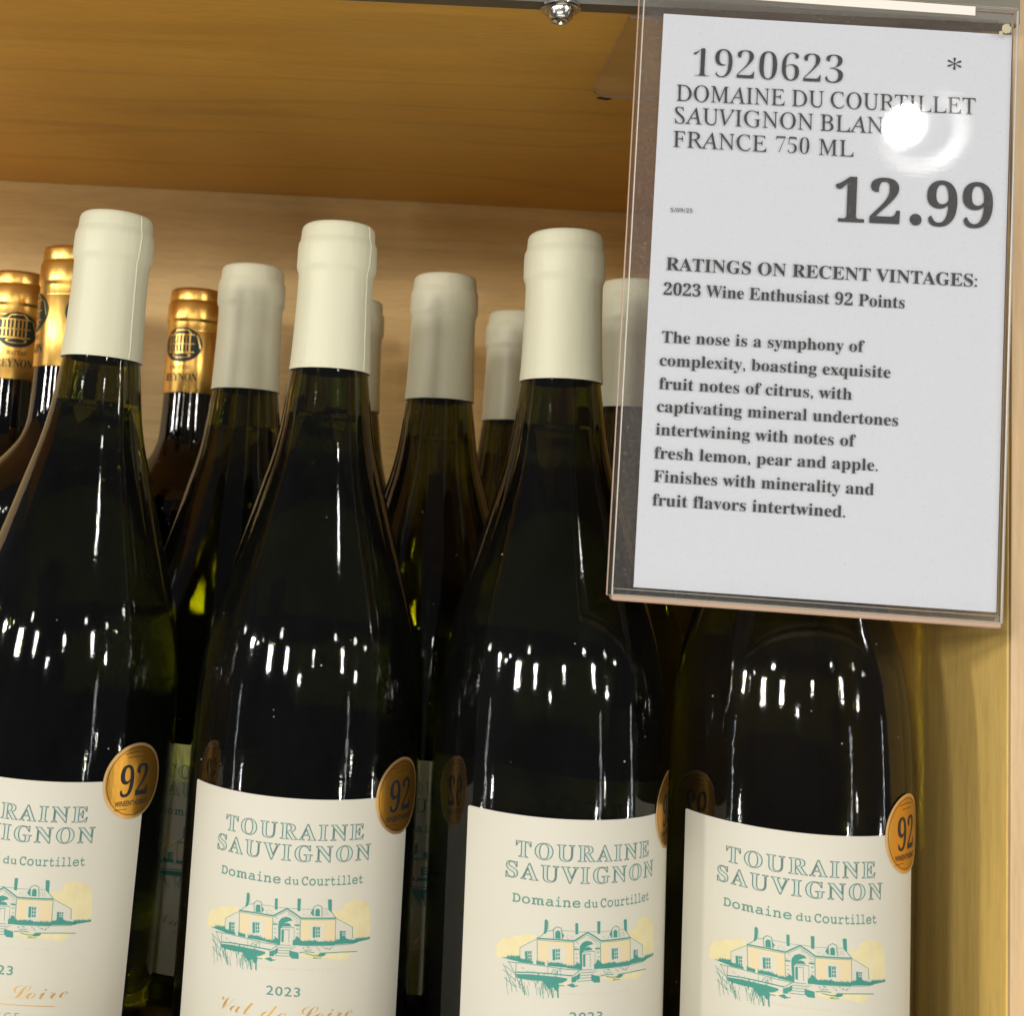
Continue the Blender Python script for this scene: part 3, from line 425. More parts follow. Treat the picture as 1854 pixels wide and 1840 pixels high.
ART_LINES="0.11:-14.95 232.17,-14.85 234.53|0.43:-18.21 237.6,-12.3 237.43,-6.53 237.59|0.14:-18.1 238.03,-6.57 238|0.43:2.47 237.67,7.7 237.67,13.95 237.73|0.14:2.5 238.11,13.94 238.17|0.18:-18.2 237.67,-16.76 236.51,-15.29 235.18,-13.03 234.63|0.12:-10.87 234.63,-7.63 234.65,-6.21 234.78|0.12:-5.33 234.84,-1.63 234.83,1.09 234.84|0.12:2.11 234.92,6.28 234.85|0.12:9.01 234.71,11.06 234.79|0.18:12.26 235.77,14.09 237.8|0.21:-13.03 237.16,-13.3 234.44,-12.15 233.54,-10.71 233.91,-10.35 237.15|0.21:6.54 236.99,6.31 234.22,7.62 233.44,8.97 234.01,9.23 237.23|0.46:-6.53 237.59,-4.5 236.34,-2.27 235.01,0.1 236.22,2.47 237.73|0.14:-6.14 237.95,-2.23 235.7,2.11 238.19|0.18:-6.67 238.01,-6.38 245.65|0.21:2.24 238.18,2.54 245.27|0.18:-4.4 241.05,0.44 240.73|0.18:-3.44 241.65,-1.05 241.52|0.14:-1.15 241.53,-0.97 245.47|0.11:0.44 240.73,0.64 245.05|0.11:-5.55 239.64,-6.51 239.39|0.11:-5.02 238.53,-5.82 237.94|0.11:-1.76 237.06,-1.62 236.03|0.11:-1.13 237.22,-0.81 236.24|0.11:-0.54 237.5,-0.05 236.6|0.11:-0.01 237.89,0.63 237.12|0.11:0.43 238.39,1.21 237.76|0.11:0.78 238.96,1.65 238.51|0.11:1.01 239.59,1.95 239.32|0.11:1.13 240.25,2.1 240.19|0.11:1.12 240.93,2.09 241.06|0.21:-6.01 241.53,-5.53 241.57|0.21:-5.83 242.77,-5.36 242.81|0.21:-5.84 244.02,-5.37 244.07|0.21:1.22 241.25,1.68 241.32|0.21:1.46 242.49,1.92 242.57|0.14:-23.42 244.55,-23.49 241.18,-20.84 239.4,-18.19 237.79|0.18:-18.21 237.99,-17.9 244.6|0.14:14.09 237.86,16.97 239.32,20.08 241.07|0.21:20.08 241.07,20.4 244.37|0.18:13.94 238.17,14.21 245.44|0.14:-13.3 240.53,-10.84 240.28|0.14:6.48 240.35,9 240.47|0.14:-21.85 242.07,-19.61 241.73|0.14:15.65 241.9,17.86 242.18|0.09:-8.97 236.5,-8.79 236.54|0.09:-8.2 237.43,-7.84 237.45|0.09:3.3 236.44,3.5 236.49|0.09:-8.99 236.16,-8.59 236.17|0.09:4.86 236.97,5.04 237.03|0.09:-7.68 237.04,-7.32 237.06|0.09:2.95 236.56,3.26 236.61|0.09:3.18 236.31,3.33 236.37|0.09:4.98 236.5,5.2 236.56|0.09:4.25 237.11,4.61 237.16|0.09:3.81 236.56,4.05 236.62|0.09:-8.44 237.25,-8.29 237.29|0.09:-7.74 236.2,-7.46 236.23|0.09:-8.33 237.59,-8.13 237.63|0.09:-8.7 236.92,-8.49 236.96|0.09:-7.45 236.25,-7.16 236.28|0.09:2.93 235.53,3.12 235.59|0.09:4.29 235.9,4.51 235.95|0.09:-8.17 235.77,-7.84 235.8|0.09:5.24 236.86,5.62 236.92|0.09:-8.46 237.54,-8.11 237.56|0.09:-6.95 236.79,-6.59 236.81|0.09:-8.75 236.57,-8.58 236.61|0.09:-6.94 236.24,-6.8 236.29|0.09:-8.76 237.21,-8.53 237.25|0.09:-8.91 237.6,-8.66 237.63|0.09:9.39 235.4,9.68 236.98|0.09:10.22 235.41,10.52 236.99|0.09:10.96 235.42,11.26 237.01|0.21:-27.23 246.19,-21.55 245.67,-14.95 245.8,-8.91 246.28,-3.87 246.4|0.18:2.5 246.14,11.2 246.2,21.04 246.3|0.11:-14.72 244.02,-14.43 249.02|0.11:-11.68 246.36,-11.67 248.56|0.11:-10.44 243.98,-10.49 248.39|0.36:-24.69 248.87,-20.12 248.22,-15.16 247.95,-10.17 248.03,-6.75 248.21|0.14:-6.75 248.21,-4.83 246.9,-4.19 246.43|0.18:-3.93 246.4,-0.26 246.3|0.18:-4.21 247.24,-0.21 247.11|0.18:-4.49 248.09,-0.16 247.92|0.18:-4.76 248.93,-0.11 248.73|0.18:-5.04 249.83,-0.06 249.6|0.28:-10.99 251.29,-9.26 251.29|0.25:2.63 248.39,5.05 248.07,7.36 248.29|0.25:4.6 248.64,7.08 249.17,9.71 249.12|0.25:9.34 248.49,16.48 248.55,22.34 248.92|0.21:7.14 250.1,9.94 250.06|0.18:7.29 249.85,8.58 249.54|0.18:5.37 246.56,5.55 246.59|0.18:5.02 247.26,5.25 247.29|0.18:3.77 247.09,4.03 247.11|0.18:13.24 246.73,13.65 246.78|0.18:10.99 246.97,11.59 247.02|0.18:8.03 246.74,8.37 246.77|0.18:3.72 247.01,3.99 247.03|0.18:12.18 247.49,12.57 247.54|0.18:3.66 246.83,3.93 246.85|0.18:5.38 246.75,5.91 246.78|0.18:4.72 246.56,5.28 246.58|0.18:8.95 247.59,9.29 247.63|0.18:12.29 247.29,12.81 247.35|0.18:10.7 247.06,10.91 247.1|0.18:5.45 247.48,6 247.5|0.18:12.51 246.94,12.97 246.99|0.18:11.26 247.25,11.79 247.29|0.18:8.55 247.21,9.02 247.25|0.18:6.02 247.52,6.59 247.55|0.18:4.12 247.62,4.7 247.63|0.18:9.91 246.54,10.47 246.58|0.18:4.64 247.6,5.09 247.62|0.14:-22.24 247.09,-22.07 247.57|0.14:-13.24 247.51,-13.47 247.7|0.14:-11.2 246.41,-10.87 246.59|0.14:-12.48 247.32,-12.13 247.77|0.14:-11.7 246.63,-11.54 246.97|0.14:-11.5 247.31,-11.49 247.8|0.14:-22.74 246.97,-22.61 247.42|0.14:-11.84 247.11,-12.11 247.54|0.14:-13.02 247.02,-13.39 247.77|0.14:-12.33 246.5,-12.26 246.88|0.14:-12.79 246.77,-12.99 247.26|0.14:-10.67 246.51,-10.95 247.1|0.14:-11.6 247,-11.61 247.7|0.14:-12.95 246.48,-12.6 246.71|0.14:-18.87 247.62,-18.89 248.29|0.14:-20.69 247.8,-20.98 248.12|0.12:1.38 246.57,-0.18 247.61|0.12:0.56 246.46,-0.53 247.25|0.12:-4.85 246.59,-6.09 247.97|0.18:-19.1 249.78,-18.51 251.04,-18.11 252.33|0.18:-27.62 250.87,-27.4 252.21,-27.22 253.56|0.14:-19.36 248.57,-18.91 249.62,-18.61 250.7|0.17:-14.68 252.41,-14.32 253.79,-14.06 255.18|0.14:-21.85 252.83,-21.24 254.01,-20.83 255.24|0.12:-13.26 251.38,-13.13 252.79,-13.02 254.19|0.12:-14.82 249.5,-15.01 251,-15.07 252.48|0.15:-24.83 252.77,-24.3 253.74,-23.95 254.75|0.15:-17.81 249.7,-18.03 251.19,-18.12 252.64|0.14:-12.46 248.49,-12.44 249.95,-12.39 251.4|0.19:-27.41 249.44,-26.64 250.97,-26.12 252.56|0.16:-14.09 252.22,-13.89 253.25,-13.74 254.29|0.12:-17.63 252.45,-16.91 253.85,-16.43 255.3|0.2:-16.52 251.11,-16.19 252.58,-15.95 254.07|0.2:-22.02 252.92,-21.73 254.13,-21.52 255.35|0.17:-15.86 249.33,-15.85 250.46,-15.81 251.58|0.19:-11.35 251.8,-11.28 253.05,-11.2 254.29|0.16:-22.54 250.55,-22.64 251.54,-22.66 252.51|0.17:-15.91 250.77,-15.36 251.9,-15 253.07|0.21:-24.92 249.26,-23.97 250.77,-23.35 252.35|0.13:-17.39 249.48,-17.43 250.51,-17.42 251.53|0.13:-12.34 251.82,-12.51 253.41,-12.57 254.97|0.18:-22.07 253.02,-21.67 254.01,-21.4 255.03|0.12:-18.04 252.59,-17.86 253.71,-17.72 254.84|0.11:-26.02 249.27,-26.21 250.53,-26.28 251.76|0.18:-11.61 248.96,-11.18 250.54,-10.89 252.13|0.17:-16.37 252.4,-15.9 253.95,-15.58 255.52|0.12:-15.86 251.28,-15.68 252.63,-15.53 253.98|0.2:-13.7 249.99,-13.79 251.01,-13.83 252.01|0.14:-23.03 250.52,-22.38 251.87,-21.95 253.27|0.11:-20.81 250.38,-20.4 251.26,-20.12 252.18|0.19:-12.12 248.35,-11.74 249.36,-11.48 250.38|0.13:-23.38 251.34,-22.95 252.57,-22.65 253.84|0.21:-13.8 252.4,-13.18 253.79,-12.77 255.22|0.12:-20.77 252.38,-20.44 253.92,-20.18 255.47|0.2:-16.94 252.26,-16.65 253.39,-16.45 254.54|0.2:-17.54 248.2,-17.6 249.66,-17.59 251.11|0.14:-16.49 249.38,-16.13 250.96,-15.86 252.57|0.18:-13.71 251.9,-13.07 253.44,-12.65 255.01|0.14:-15.83 250.72,-15.19 251.96,-14.77 253.24|0.17:-26.01 252.51,-25.74 253.8,-25.53 255.1|0.2:-23.21 249.64,-22.84 250.57,-22.58 251.52|0.16:-16.03 248.44,-15.41 250.05,-15 251.69|0.11:-27.47 253.38,-27.07 254.73,-26.78 256.11|0.15:-15.51 248.01,-15.66 249.36,-15.72 250.7|0.15:-12.94 251.18,-12.95 252.77,-12.92 254.35|0.19:-17.47 248.18,-16.87 249.34,-16.47 250.54|0.18:-13.49 249.11,-13.01 250.52,-12.68 251.95|0.21:-20.08 249.12,-19.67 250,-19.39 250.9|0.2:-22.54 252.18,-22.23 253.38,-22 254.61|0.11:-21.83 251.44,-21.65 252.56,-21.51 253.68|0.19:-22.94 250.02,-23.18 251.75,-23.26 253.45|0.18:-28.67 248.8,-24.46 251.43|0.18:-28.84 247.07,-27.15 249.53|0.18:-27.01 245.97,-24.88 249.3|0.18:-24.51 246.01,-24.65 251.8|0.18:-28.18 251.24,-24.51 253.36|0.18:-25.78 251.75,-24.08 253.25|0.18:-28.06 247.52,-25.34 249.09"

# ================================================================== shelf unit
shelf = empty('shelf_unit', (0, 530, 0))
tag(shelf, 'honey maple wooden display shelf compartment holding the wine bottles', 'shelf')
def sbox(name, mats, *a, bev=.6):
    bm = bmesh.new(); box(bm, *a, bev=bev)
    bmesh.ops.translate(bm, verts=bm.verts, vec=(0, -.530, 0))
    return link(name, bm, mats, shelf, smooth=False)
ZC = CAMZ + 181.7
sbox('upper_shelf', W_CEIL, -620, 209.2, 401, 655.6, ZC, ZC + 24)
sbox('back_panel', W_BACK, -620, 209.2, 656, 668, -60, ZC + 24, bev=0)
sbox('side_panel', W_SIDE, 209.7, 229, 402, 668, -60, ZC + 60)
sbox('edge_band', W_EDGE, 209.9, 228.8, 400.2, 402, -60, ZC + 60, bev=.3)
sbox('lower_shelf', W_FLOOR, -620, 209.2, 384, 655.6, -24, 0)
rail = sbox('metal_rail', STEEL, -620, 209.2, 394, 400.6, ZC - .6, ZC + 40, bev=.3)
tag(rail, 'brushed steel rail along the front of the upper shelf')
# knot in the veneer
bm = bmesh.new(); disc2d(bm, 0, 0, 3.2, 24, 0, .55)
for v in bm.verts: v.co = Vector((86.3 + v.co.x, 482.5 + v.co.y + .4 * math.sin(v.co.x), ZC - .12)) * MM - Vector((0, .53, 0))
link('knot', bm, KNOTM, shelf, smooth=False)
# pan-head screw with washer hanging under the rail
bm = bmesh.new()
lathe(bm, [(0, 6.8), (1.2, 6.8), (1.5, 6.3), (1.5, 4.6), (2.6, 4.5), (4.6, 3.9), (5.4, 3.0), (5.5, 2.4), (4.5, 1.9), (4.3, .4)], 0, 40)
for k in range(4):
    a = k * math.pi / 2 + .4
    v0 = len(bm.verts)
    g = bmesh.ops.create_cube(bm, size=1)
    for v in g['verts']:
        p = Vector((v.co.x * 1.9 + 1.5, v.co.y * .7, v.co.z * .9)); q = Matrix.Rotation(a, 3, 'Z') @ p
        v.co = Vector((q.x, q.y, q.z - 4.9)) * MM
o = link('screw', bm, SCREWM, rail); o.location = Vector((55, 396.5 - 530, ZC - .7)) * MM
m_ = o.data
try: m_.set_sharp_from_angle(angle=math.radians(35))
except Exception: pass

# ================================================================== white-capped wine bottle
PROF = catmull([(50, 13.9), (56, 14.4), (62, 15.2), (70, 16.2), (78, 17.4), (87, 19.4), (96, 22.0), (106, 24.9), (116, 27.8), (131, 32.2), (147, 36.5), (157, 38.3), (167, 39.5), (183, 40.6), (197, 41.0)], 1.6)
PROF += [(x, 41.0) for x in (210, 230, 250, 270, 285, 292)] + [(296.5, 40.2), (300, 38.6), (302.3, 36.2), (303, 33.0)]
INNER = [(h, max(r - (2.9 if h < 90 else 3.4), 9.2)) for h, r in PROF if h < 293]
FILL = 73.0
def rad(h):
    for (a, ra), (b_, rb) in zip(PROF[:-1], PROF[1:]):
        if a <= h <= b_: return ra + (rb - ra) * (h - a) / max(b_ - a, 1e-6)
    return PROF[0][1]
bottle = empty('wine_bottle')
bm = bmesh.new()
lathe(bm, PROF, HB, 128, True, False)
# punt: base ring curving up
lathe(bm, [(303, 33), (301.5, 29), (296, 24), (286, 15), (280, 6), (279, 1)], HB, 128, False, True)
up = [q for q in INNER if q[0] <= FILL]
fs = lathe(bm, up, HB, 128, True, False, 1, True)
bmesh.ops.remove_doubles(bm, verts=bm.verts, dist=1e-7)
glass = link('glass', bm, [G_OUT, G_IN], bottle)
bm = bmesh.new()
dn = [(FILL, [q for q in INNER if q[0] <= FILL][-1][1])] + [q for q in INNER if q[0] > FILL]
fs = lathe(bm, dn, HB, 128, True, False, 0)
fs[-1].material_index = 1
lathe(bm, [dn[-1], (292, 26), (284, 17), (277, 8), (275.5, 1)], HB, 128, False, True)
for f in bm.faces:
    if all(abs(v.co.z - (HB - FILL) * MM) < 1e-6 for v in f.verts): f.material_index = 1
bmesh.ops.remove_doubles(bm, verts=bm.verts, dist=1e-7)
link('wine', bm, [G_WINE, G_WTOP], bottle)
# cork
bm = bmesh.new(); lathe(bm, [(3, 9.0), (50.4, 9.0)], HB, 32)
link('cork', bm, mat('cork', (.45, .30, .16), .8), bottle)
# capsule
CAPP = [(.9, 2), (.5, 8), (.25, 11.5), (.5, 12.6), (1.2, 13.3), (2.4, 13.7), (5.6, 13.9), (6.5, 14.05), (7.6, 14.6), (9.5, 14.8), (16.3, 14.85), (17.6, 14.6), (18.6, 14.1), (20.5, 13.95), (30, 14.05), (42, 14.4), (50, 14.75), (55, 15.05), (55.3, 14.98), (55.2, 14.5)]
random.seed(3)
ph = [random.uniform(0, 6.3) for _ in range(6)]
def wob(h, a): return .05 * math.sin(3 * a + ph[0] + h * .05) * min(1, h / 8) + .03 * math.sin(7 * a + ph[1] + h * .21) + .04 * math.sin(a * 2 + ph[2] - h * .12)
bm = bmesh.new(); lathe(bm, CAPP, HB, 96, True, False, wob=wob)
capsule = link('capsule', bm, CAPM, bottle)
# overlap seam of the capsule
bm = bmesh.new()
seamp = [(h, r) for h, r in CAPP[4:-2]]
for (h0, r0), (h1, r1) in zip(seamp[:-1], seamp[1:]):
    q = []
    for h, r in ((h0, r0), (h1, r1)):
        for da, dr in ((-.032, .0), (-.012, .26), (.012, .26), (.03, .0)):
            a = -math.pi / 2 + math.radians(56) + da + .02 * math.sin(h * .3)
            rr = r + dr + wob(h, a); q.append(bm.verts.new((rr * math.cos(a) * MM, rr * math.sin(a) * MM, (HB - h) * MM)))
    for k in range(3): bm.faces.new((q[k], q[k + 4], q[k + 5], q[k + 1]))
bmesh.ops.remove_doubles(bm, verts=bm.verts, dist=1e-6)
link('seam', bm, CAPM, capsule)
# label ---------------------------------------------------------------
LW = 44.1; RL = 41.16
bm = bmesh.new()
poly2d(bm, [(-LW, 200.9), (-LW + .5, 200.4), (LW - .5, 200.4), (LW, 200.9), (LW, 287.3), (LW - .5, 287.8), (-LW + .5, 287.8), (-LW, 287.3)])
bend(bm, RL, HB, step=1.5)
g = bmesh.ops.extrude_face_region(bm, geom=bm.faces[:])
for v in [x for x in g['geom'] if isinstance(x, bmesh.types.BMVert)]:
    k = (RL - .13) / RL; v.co.x *= k; v.co.y *= k
bmesh.ops.recalc_face_normals(bm, faces=bm.faces)
label = link('label', bm, PAPER, bottle, smooth=False)
def art(name, bm, R, mats, parent=label, th=0.0, **kw):
    bend(bm, R, HB, th, **kw); return link(name, bm, mats, parent, smooth=False)
TC = -1.8     # centre of the print on the label, mm
for s, wd, base, cap in (('TOURAINE', 48.5, 213.3, 5.0), ('SAUVIGNON', 54.6, 220.0, 5.0)):
    art('lettering', fit(s, 'bold', TC - wd / 2, base, wd, cap, offset=-.012, space=1.16), RL + .02, INK_S)
    art('lettering', fit(s, 'open', TC - wd / 2, base, wd, cap), RL + .03, INK_L)
art('lettering', fit('Domaine', 'slab', TC - 24.7, 227.4, 21.6, 2.65), RL + .02, INK_G)
art('lettering', fit('du', 'slab', TC - 24.7 + 22.9, 227.4, 4.6, 2.2), RL + .02, INK_G)
art('lettering', fit('Courtillet', 'slab', TC - 24.7 + 28.4, 227.4, 21.2, 2.65), RL + .02, INK_G)
bm = bmesh.new()
for p in parse(ART_YELLOW): poly2d(bm, p)
art('illustration', bm, RL + .010, INK_Y)
bm = bmesh.new()
for p in parse(ART_TAN): poly2d(bm, p)
art('illustration', bm, RL + .018, INK_TAN)
bm = bmesh.new()
for p in parse(ART_BLANK): poly2d(bm, p)
art('illustration', bm, RL + .024, PAPER)
bm = bmesh.new()
for p in parse(ART_GREEN): poly2d(bm, p)
for L_ in ART_LINES.split('|'):
    wd, pts = L_.split(':'); line2d(bm, [tuple(map(float, q.split())) for q in pts.split(',')], float(wd), .006)
art('illustration', bm, RL + .034, INK_T)
bm = bmesh.new(); random.seed(8); x = -12.0      # faint illegible small print
while x < 15:
    l = random.uniform(.3, .9); line2d(bm, [(x, 253.7), (x + l, 253.7)], random.uniform(.3, .8)); x += l + random.uniform(.2, .8)
art('small_print', bm, RL + .02, INK_F)
art('lettering', fit('2023', 'sans', TC - 5.5 + .0, 262.0, 11.0, 2.75, space=1.12, offset=.012), RL + .02, INK_G)
art('lettering', fit('Val de Loire', 'script', -24.0, 269.2, 46.0, 4.2), RL + .02, INK_C)
bm = bmesh.new(); line2d(bm, [(-18 + k * 3.0, 271.6 - .5 * math.sin(k * .26)) for k in range(13)], .25); art('underline', bm, RL + .02, INK_C)
art('lettering', fit('FRANCE', 'sans', -9.5, 275.6, 16.5, 2.0, space=1.6), RL + .02, INK_G)
bm = bmesh.new()
# medal sticker -------------------------------------------------------
RS = RL + .13; TH = math.radians(54.3)
bm = bmesh.new(); disc2d(bm, 0, 201.0, 12.7, 64, 11.85); art('rim', bm, RS, GOLD_RIM, bottle, TH, step=1.5)
rim_o = [x for x in sc.objects if x.name.startswith('rim')][-1]
bm = bmesh.new(); disc2d(bm, 0, 201.0, 11.85, 64)
sticker = art('sticker', bm, RS, GOLD, bottle, TH, step=1.5)
rim_o.parent = sticker
bm = bmesh.new(); disc2d(bm, 0, 201.0, 11.35, 64, 11.12); art('ring', bm, RS + .02, INK_B, sticker, TH)
art('lettering', fit('92', 'bold', -6.3, 206.0, 12.6, 10.0), RS + .03, INK_K, sticker, TH)
art('lettering', fit('WINEENTHUSIAST', 'sans', -7.6, 209.1, 14.6, 1.7, offset=.015), RS + .03, INK_K, sticker, TH)
bm = bmesh.new(); line2d(bm, [(-7.6, 210.2), (-2.5, 210.1)], .22); line2d(bm, [(-5.2, 191.8), (-1, 191.2), (4, 191.6)], .3); line2d(bm, [(-3.5, 193.0), (3.5, 192.9)], .25)
art('lettering', bm, RS + .03, INK_B, sticker, TH)

GRP = 'cream-capped bottles of white wine on the shelf'
ROT = [-10, .4, 16.5, -9]
LAB = [
 'front row bottle at the far left, its cream label cut off by the photo edge',
 'second front row bottle from the left, whole cream label with year 2023 readable',
 'third front row bottle, label turned right, just left of the hanging price sign',
 'front row bottle under the price sign, its cream capsule hidden behind the sign',
 'second row bottle whose cream capsule stands between the first two front bottles',
 'second row bottle whose cream capsule stands between second and third front bottles',
 'second row bottle with cream capsule partly covered by the left edge of the price sign',
 'mostly hidden third row bottle, cream capsule peeking out right of the second front capsule',
 'third row bottle with cream capsule just left of the third front capsule']
LEAN = {0: 1.75, 1: .3, 2: -.35}      # a few front bottles stand slightly out of true
POS = [(-102.2, 444.5, -1.6, -2), (-18.1, 442.4, 1.8, 2), (65.8, 436.6, 14.5, 150), (151.0, 437.1, -9, 0), (-58.2, 523, 10.5, 120), (26.7, 520.9, 18, 90), (106.8, 513, -20, 120), (-13.8, 589.3, 5, 100), (67.1, 598.7, 150, 60)]
for i, (x, y, rz, cz) in enumerate(POS):
    o = bottle if i == 0 else copy_tree(bottle)
    le = math.radians(LEAN.get(i, 0))
    o.location = Vector((x - HB * math.tan(le), y, 0.05 + 12 * abs(math.sin(le)))) * MM
    o.rotation_euler = (Matrix.Rotation(le, 3, 'Y') @ Matrix.Rotation(math.radians(rz), 3, 'Z')).to_euler()
    tag(o, LAB[i], 'wine bottle', GRP)
    for ch in sc.objects:
        if ch.parent == o and ch.name.startswith('capsule'): ch.rotation_euler = (0, 0, math.radians(cz - rz))

# ================================================================== gold-capped bottle
HG = 308.0
GP = catmull([(48, 13.6), (60, 13.9), (74, 14.6), (80, 15.6), (86, 18.0), (92, 22.5), (98, 28.0), (104, 32.6), (111, 35.6), (119, 37.1), (128, 37.5)], 1.5) + [(150, 37.5), (200, 37.5), (290, 37.5), (302, 37.2), (306, 35.5), (308, 32)]
gb = empty('gold_capped_bottle')
bm = bmesh.new(); lathe(bm, GP, HG, 112, True, True); link('glass', bm, G_DARK, gb)
GC = [(.9, 2), (.4, 9), (.3, 12.4), (.8, 13.3), (2, 13.7), (6.0, 13.8), (6.9, 13.7), (7.3, 13.9), (8.4, 14.5), (16.2, 14.7), (17.0, 14.6), (17.5, 14.1), (18.3, 14.0), (22, 14.1), (22.4, 13.95), (22.8, 14.1), (40, 14.15), (54, 14.35), (54.3, 14.2), (54.3, 13.8)]
bm = bmesh.new(); lathe(bm, GC, HG, 96, True, False, wob=lambda h, a: .04 * math.sin(5 * a + h * .3) + .03 * math.sin(11 * a - h * .5))
gcap = link('capsule', bm, GOLDCAP, gb)
RG = 14.35
for k in range(3):
    th = math.radians(120 * k)
    bm = bmesh.new(); disc2d(bm, 0, 30.0, 11.0, 40, 0, .80)
    bend(bm, RG, HG, th, step=1.2); link('emblem', bm, EMB, gcap, smooth=False)
    bm = bmesh.new()
    for row, (y0, y1) in enumerate(((25.5, 29), (30.2, 33.2))):
        for c in range(7):
            x = -7 + c * 1.9; line2d(bm, [(x, y0), (x, y1)], .55)
    line2d(bm, [(-8.2, 24.9), (6.5, 24.9)], .5); line2d(bm, [(-8.2, 29.6), (6.8, 29.6)], .4); line2d(bm, [(-8.0, 33.8), (6.8, 33.8)], .5)
    line2d(bm, [(-5, 24.6), (-3, 22.6), (3, 22.4), (5, 24.6)], .45)
    disc2d(bm, 0, 35.4, 5.2, 28, 4.3, .25)
    for q in range(7): line2d(bm, [(7.5 + .35 * q, 25 + q * .9), (8.6 + .2 * q, 26.2 + q * .9)], .35)
    bend(bm, RG + .03, HG, th, step=1.2); link('emblem_detail', bm, GOLDCAP, gcap, smooth=False)
    bm = fit('CHATEAU', 'bold', -6.0, 42.3, 12, 2.0); bend(bm, RG + .02, HG, th, step=1.2); link('lettering', bm, INK_B, gcap, smooth=False)
    bm = fit('REYNON', 'bold', -9.3, 48.4, 18.6, 3.9); bend(bm, RG + .03, HG, th, step=1.2); link('lettering', bm, INK_K, gcap, smooth=False)
for i, (x, y, rz, lb) in enumerate(((-182.5, 592, 19, 'dark bottle with gold foil capsule at the far left edge behind the others'),
                                    (-139.5, 530, -71, 'dark bottle whose gold foil capsule is half hidden behind the first front capsule'),
                                    (-95.9, 612, -18, 'dark bottle with gold capsule reading REYNON, between the first two front capsules'))):
    o = gb if i == 0 else copy_tree(gb)
    o.location = Vector((x, y, 0.05)) * MM; o.rotation_euler = (0, 0, math.radians(rz))
    tag(o, lb, 'wine bottle', 'gold-capped dark bottles at the back left')

# ================================================================== price sign in its acrylic holder
PO = Vector((80.5, 383.0, 184.8 + CAMZ))
C_ = [Vector(v) for v in ((80.5, 383, 184.8), (204.5, 385.4, 182.8), (77.2, 385.9, -16.8))]
eu = (C_[1] - C_[0]).normalized(); ev = (C_[2] - C_[0]); ev = (ev - eu * ev.dot(eu)).normalized(); en = eu.cross(ev)   # en points away from the viewer
if en.y < 0: en = -en
SM = Matrix((eu, en, -ev)).transposed().to_4x4(); SM.translation = PO * MM
sign = empty('price_sign'); sign.matrix_world = SM
tag(sign, 'white price card reading 12.99 in a scuffed clear acrylic holder at upper right', 'price sign')
SW, SH = 124.0, 201.7
def slab(name, y0, y1, m_face, m_edge, x0=0, x1=SW, z0=0, z1=SH, bev=.25, parent=sign):
    bm = bmesh.new(); box(bm, x0, x1, y0, y1, -z1, -z0)
    bmesh.ops.bevel(bm, geom=bm.edges[:], offset=bev * MM, segments=1, affect='EDGES')
    for f in bm.faces: f.material_index = 0 if abs(f.normal.y) > .9 else 1
    return link(name, bm, [m_face, m_edge], parent, smooth=False)
slab('front_panel', 0, 1.3, ACR, EDGEM)
slab('back_panel', 3.6, 4.9, ACR2, EDGEP, x0=-.9, x1=SW + .2, z1=SH + .3)
slab('bottom_fold', .3, 4.6, EDGEP, EDGEP, x0=.2, x1=SW - .2, z0=SH - .2, z1=SH + 1.6, bev=.5)
slab('bottom_lip', 1.35, 3.5, ACR3, EDGEM, x0=.6, x1=SW - .6, z0=SH - 2.2, z1=SH - .3, bev=.15)
bm = bmesh.new()      # the card, very slightly bowed
nx, nz = 14, 20
V = [[bm.verts.new(((7.3 + (115.6) * i / nx) * MM, (2.3 + .25 * math.sin(j / nz * 3.1) + .12 * math.sin(i / nx * 6)) * MM, -(9.6 - 1.2 * i / nx + (198.2 - 9.0) * j / nz + 0.8 * (i / nx) * (j / nz)) * MM)) for j in range(nz + 1)] for i in range(nx + 1)]
for i in range(nx):
    for j in range(nz): bm.faces.new((V[i][j], V[i + 1][j], V[i + 1][j + 1], V[i][j + 1]))
g = bmesh.ops.extrude_face_region(bm, geom=bm.faces[:])
for v in [q for q in g['geom'] if isinstance(q, bmesh.types.BMVert)]: v.co.y += .0003
bmesh.ops.recalc_face_normals(bm, faces=bm.faces)
card = link('card', bm, SHEET, sign, smooth=False)
def flat(name, bm, y=1.95, m_=INK_K, parent=card):
    for v in bm.verts: v.co = Vector((v.co.x, y - v.co.z, v.co.y)) * MM
    return link(name, bm, m_, parent, smooth=False)
def sl(a, b_): return (b_[1] - a[1]) / (b_[0] - a[0])
def sline(s, style, a, b_, cap, **kw):
    bm = fit(s, style, a[0], a[1], b_[0] - a[0], cap, slope=sl(a, b_), **kw); return flat('lettering', bm)
sline('1920623', 'bold_thin', (17.7, 30.3), (67.3, 29.2), 9.3, res=5)
def words(ws, x0, x1, y0, y1, cap, style, gap):
    ms = []; tot = 0
    for s, st in ws:
        bm = style_text(s, st); xs = [v.co.x for v in bm.verts]; wd = max(xs) - min(xs)
        if st.startswith('bold') and style == 'roman': wd *= .92
        bm.free(); tot += wd; ms.append(wd)
    k = (x1 - x0) / (tot + gap * (len(ws) - 1)); x = x0
    for (s, st), wd in zip(ws, ms):
        yb = y0 + (y1 - y0) * (x - x0) / (x1 - x0)
        flat('lettering', fit(s, st, x, yb, wd * k, cap, slope=(y1 - y0) / (x1 - x0))); x += (wd + gap) * k
words([('DOMAINE', 'roman'), ('DU', 'roman'), ('COURTILLET', 'roman')], 12.7, 111.4, 39.0, 36.4, 5.5, 'roman', .30)
words([('SAUVIGNON', 'roman'), ('BLANC', 'roman')], 12.6, 86.6, 46.6, 45.0, 5.5, 'roman', .30)
words([('FRANCE', 'roman'), ('750', 'bold_thin'), ('ML', 'roman')], 12.4, 71.8, 54.6, 53.6, 5.4, 'roman', .40)
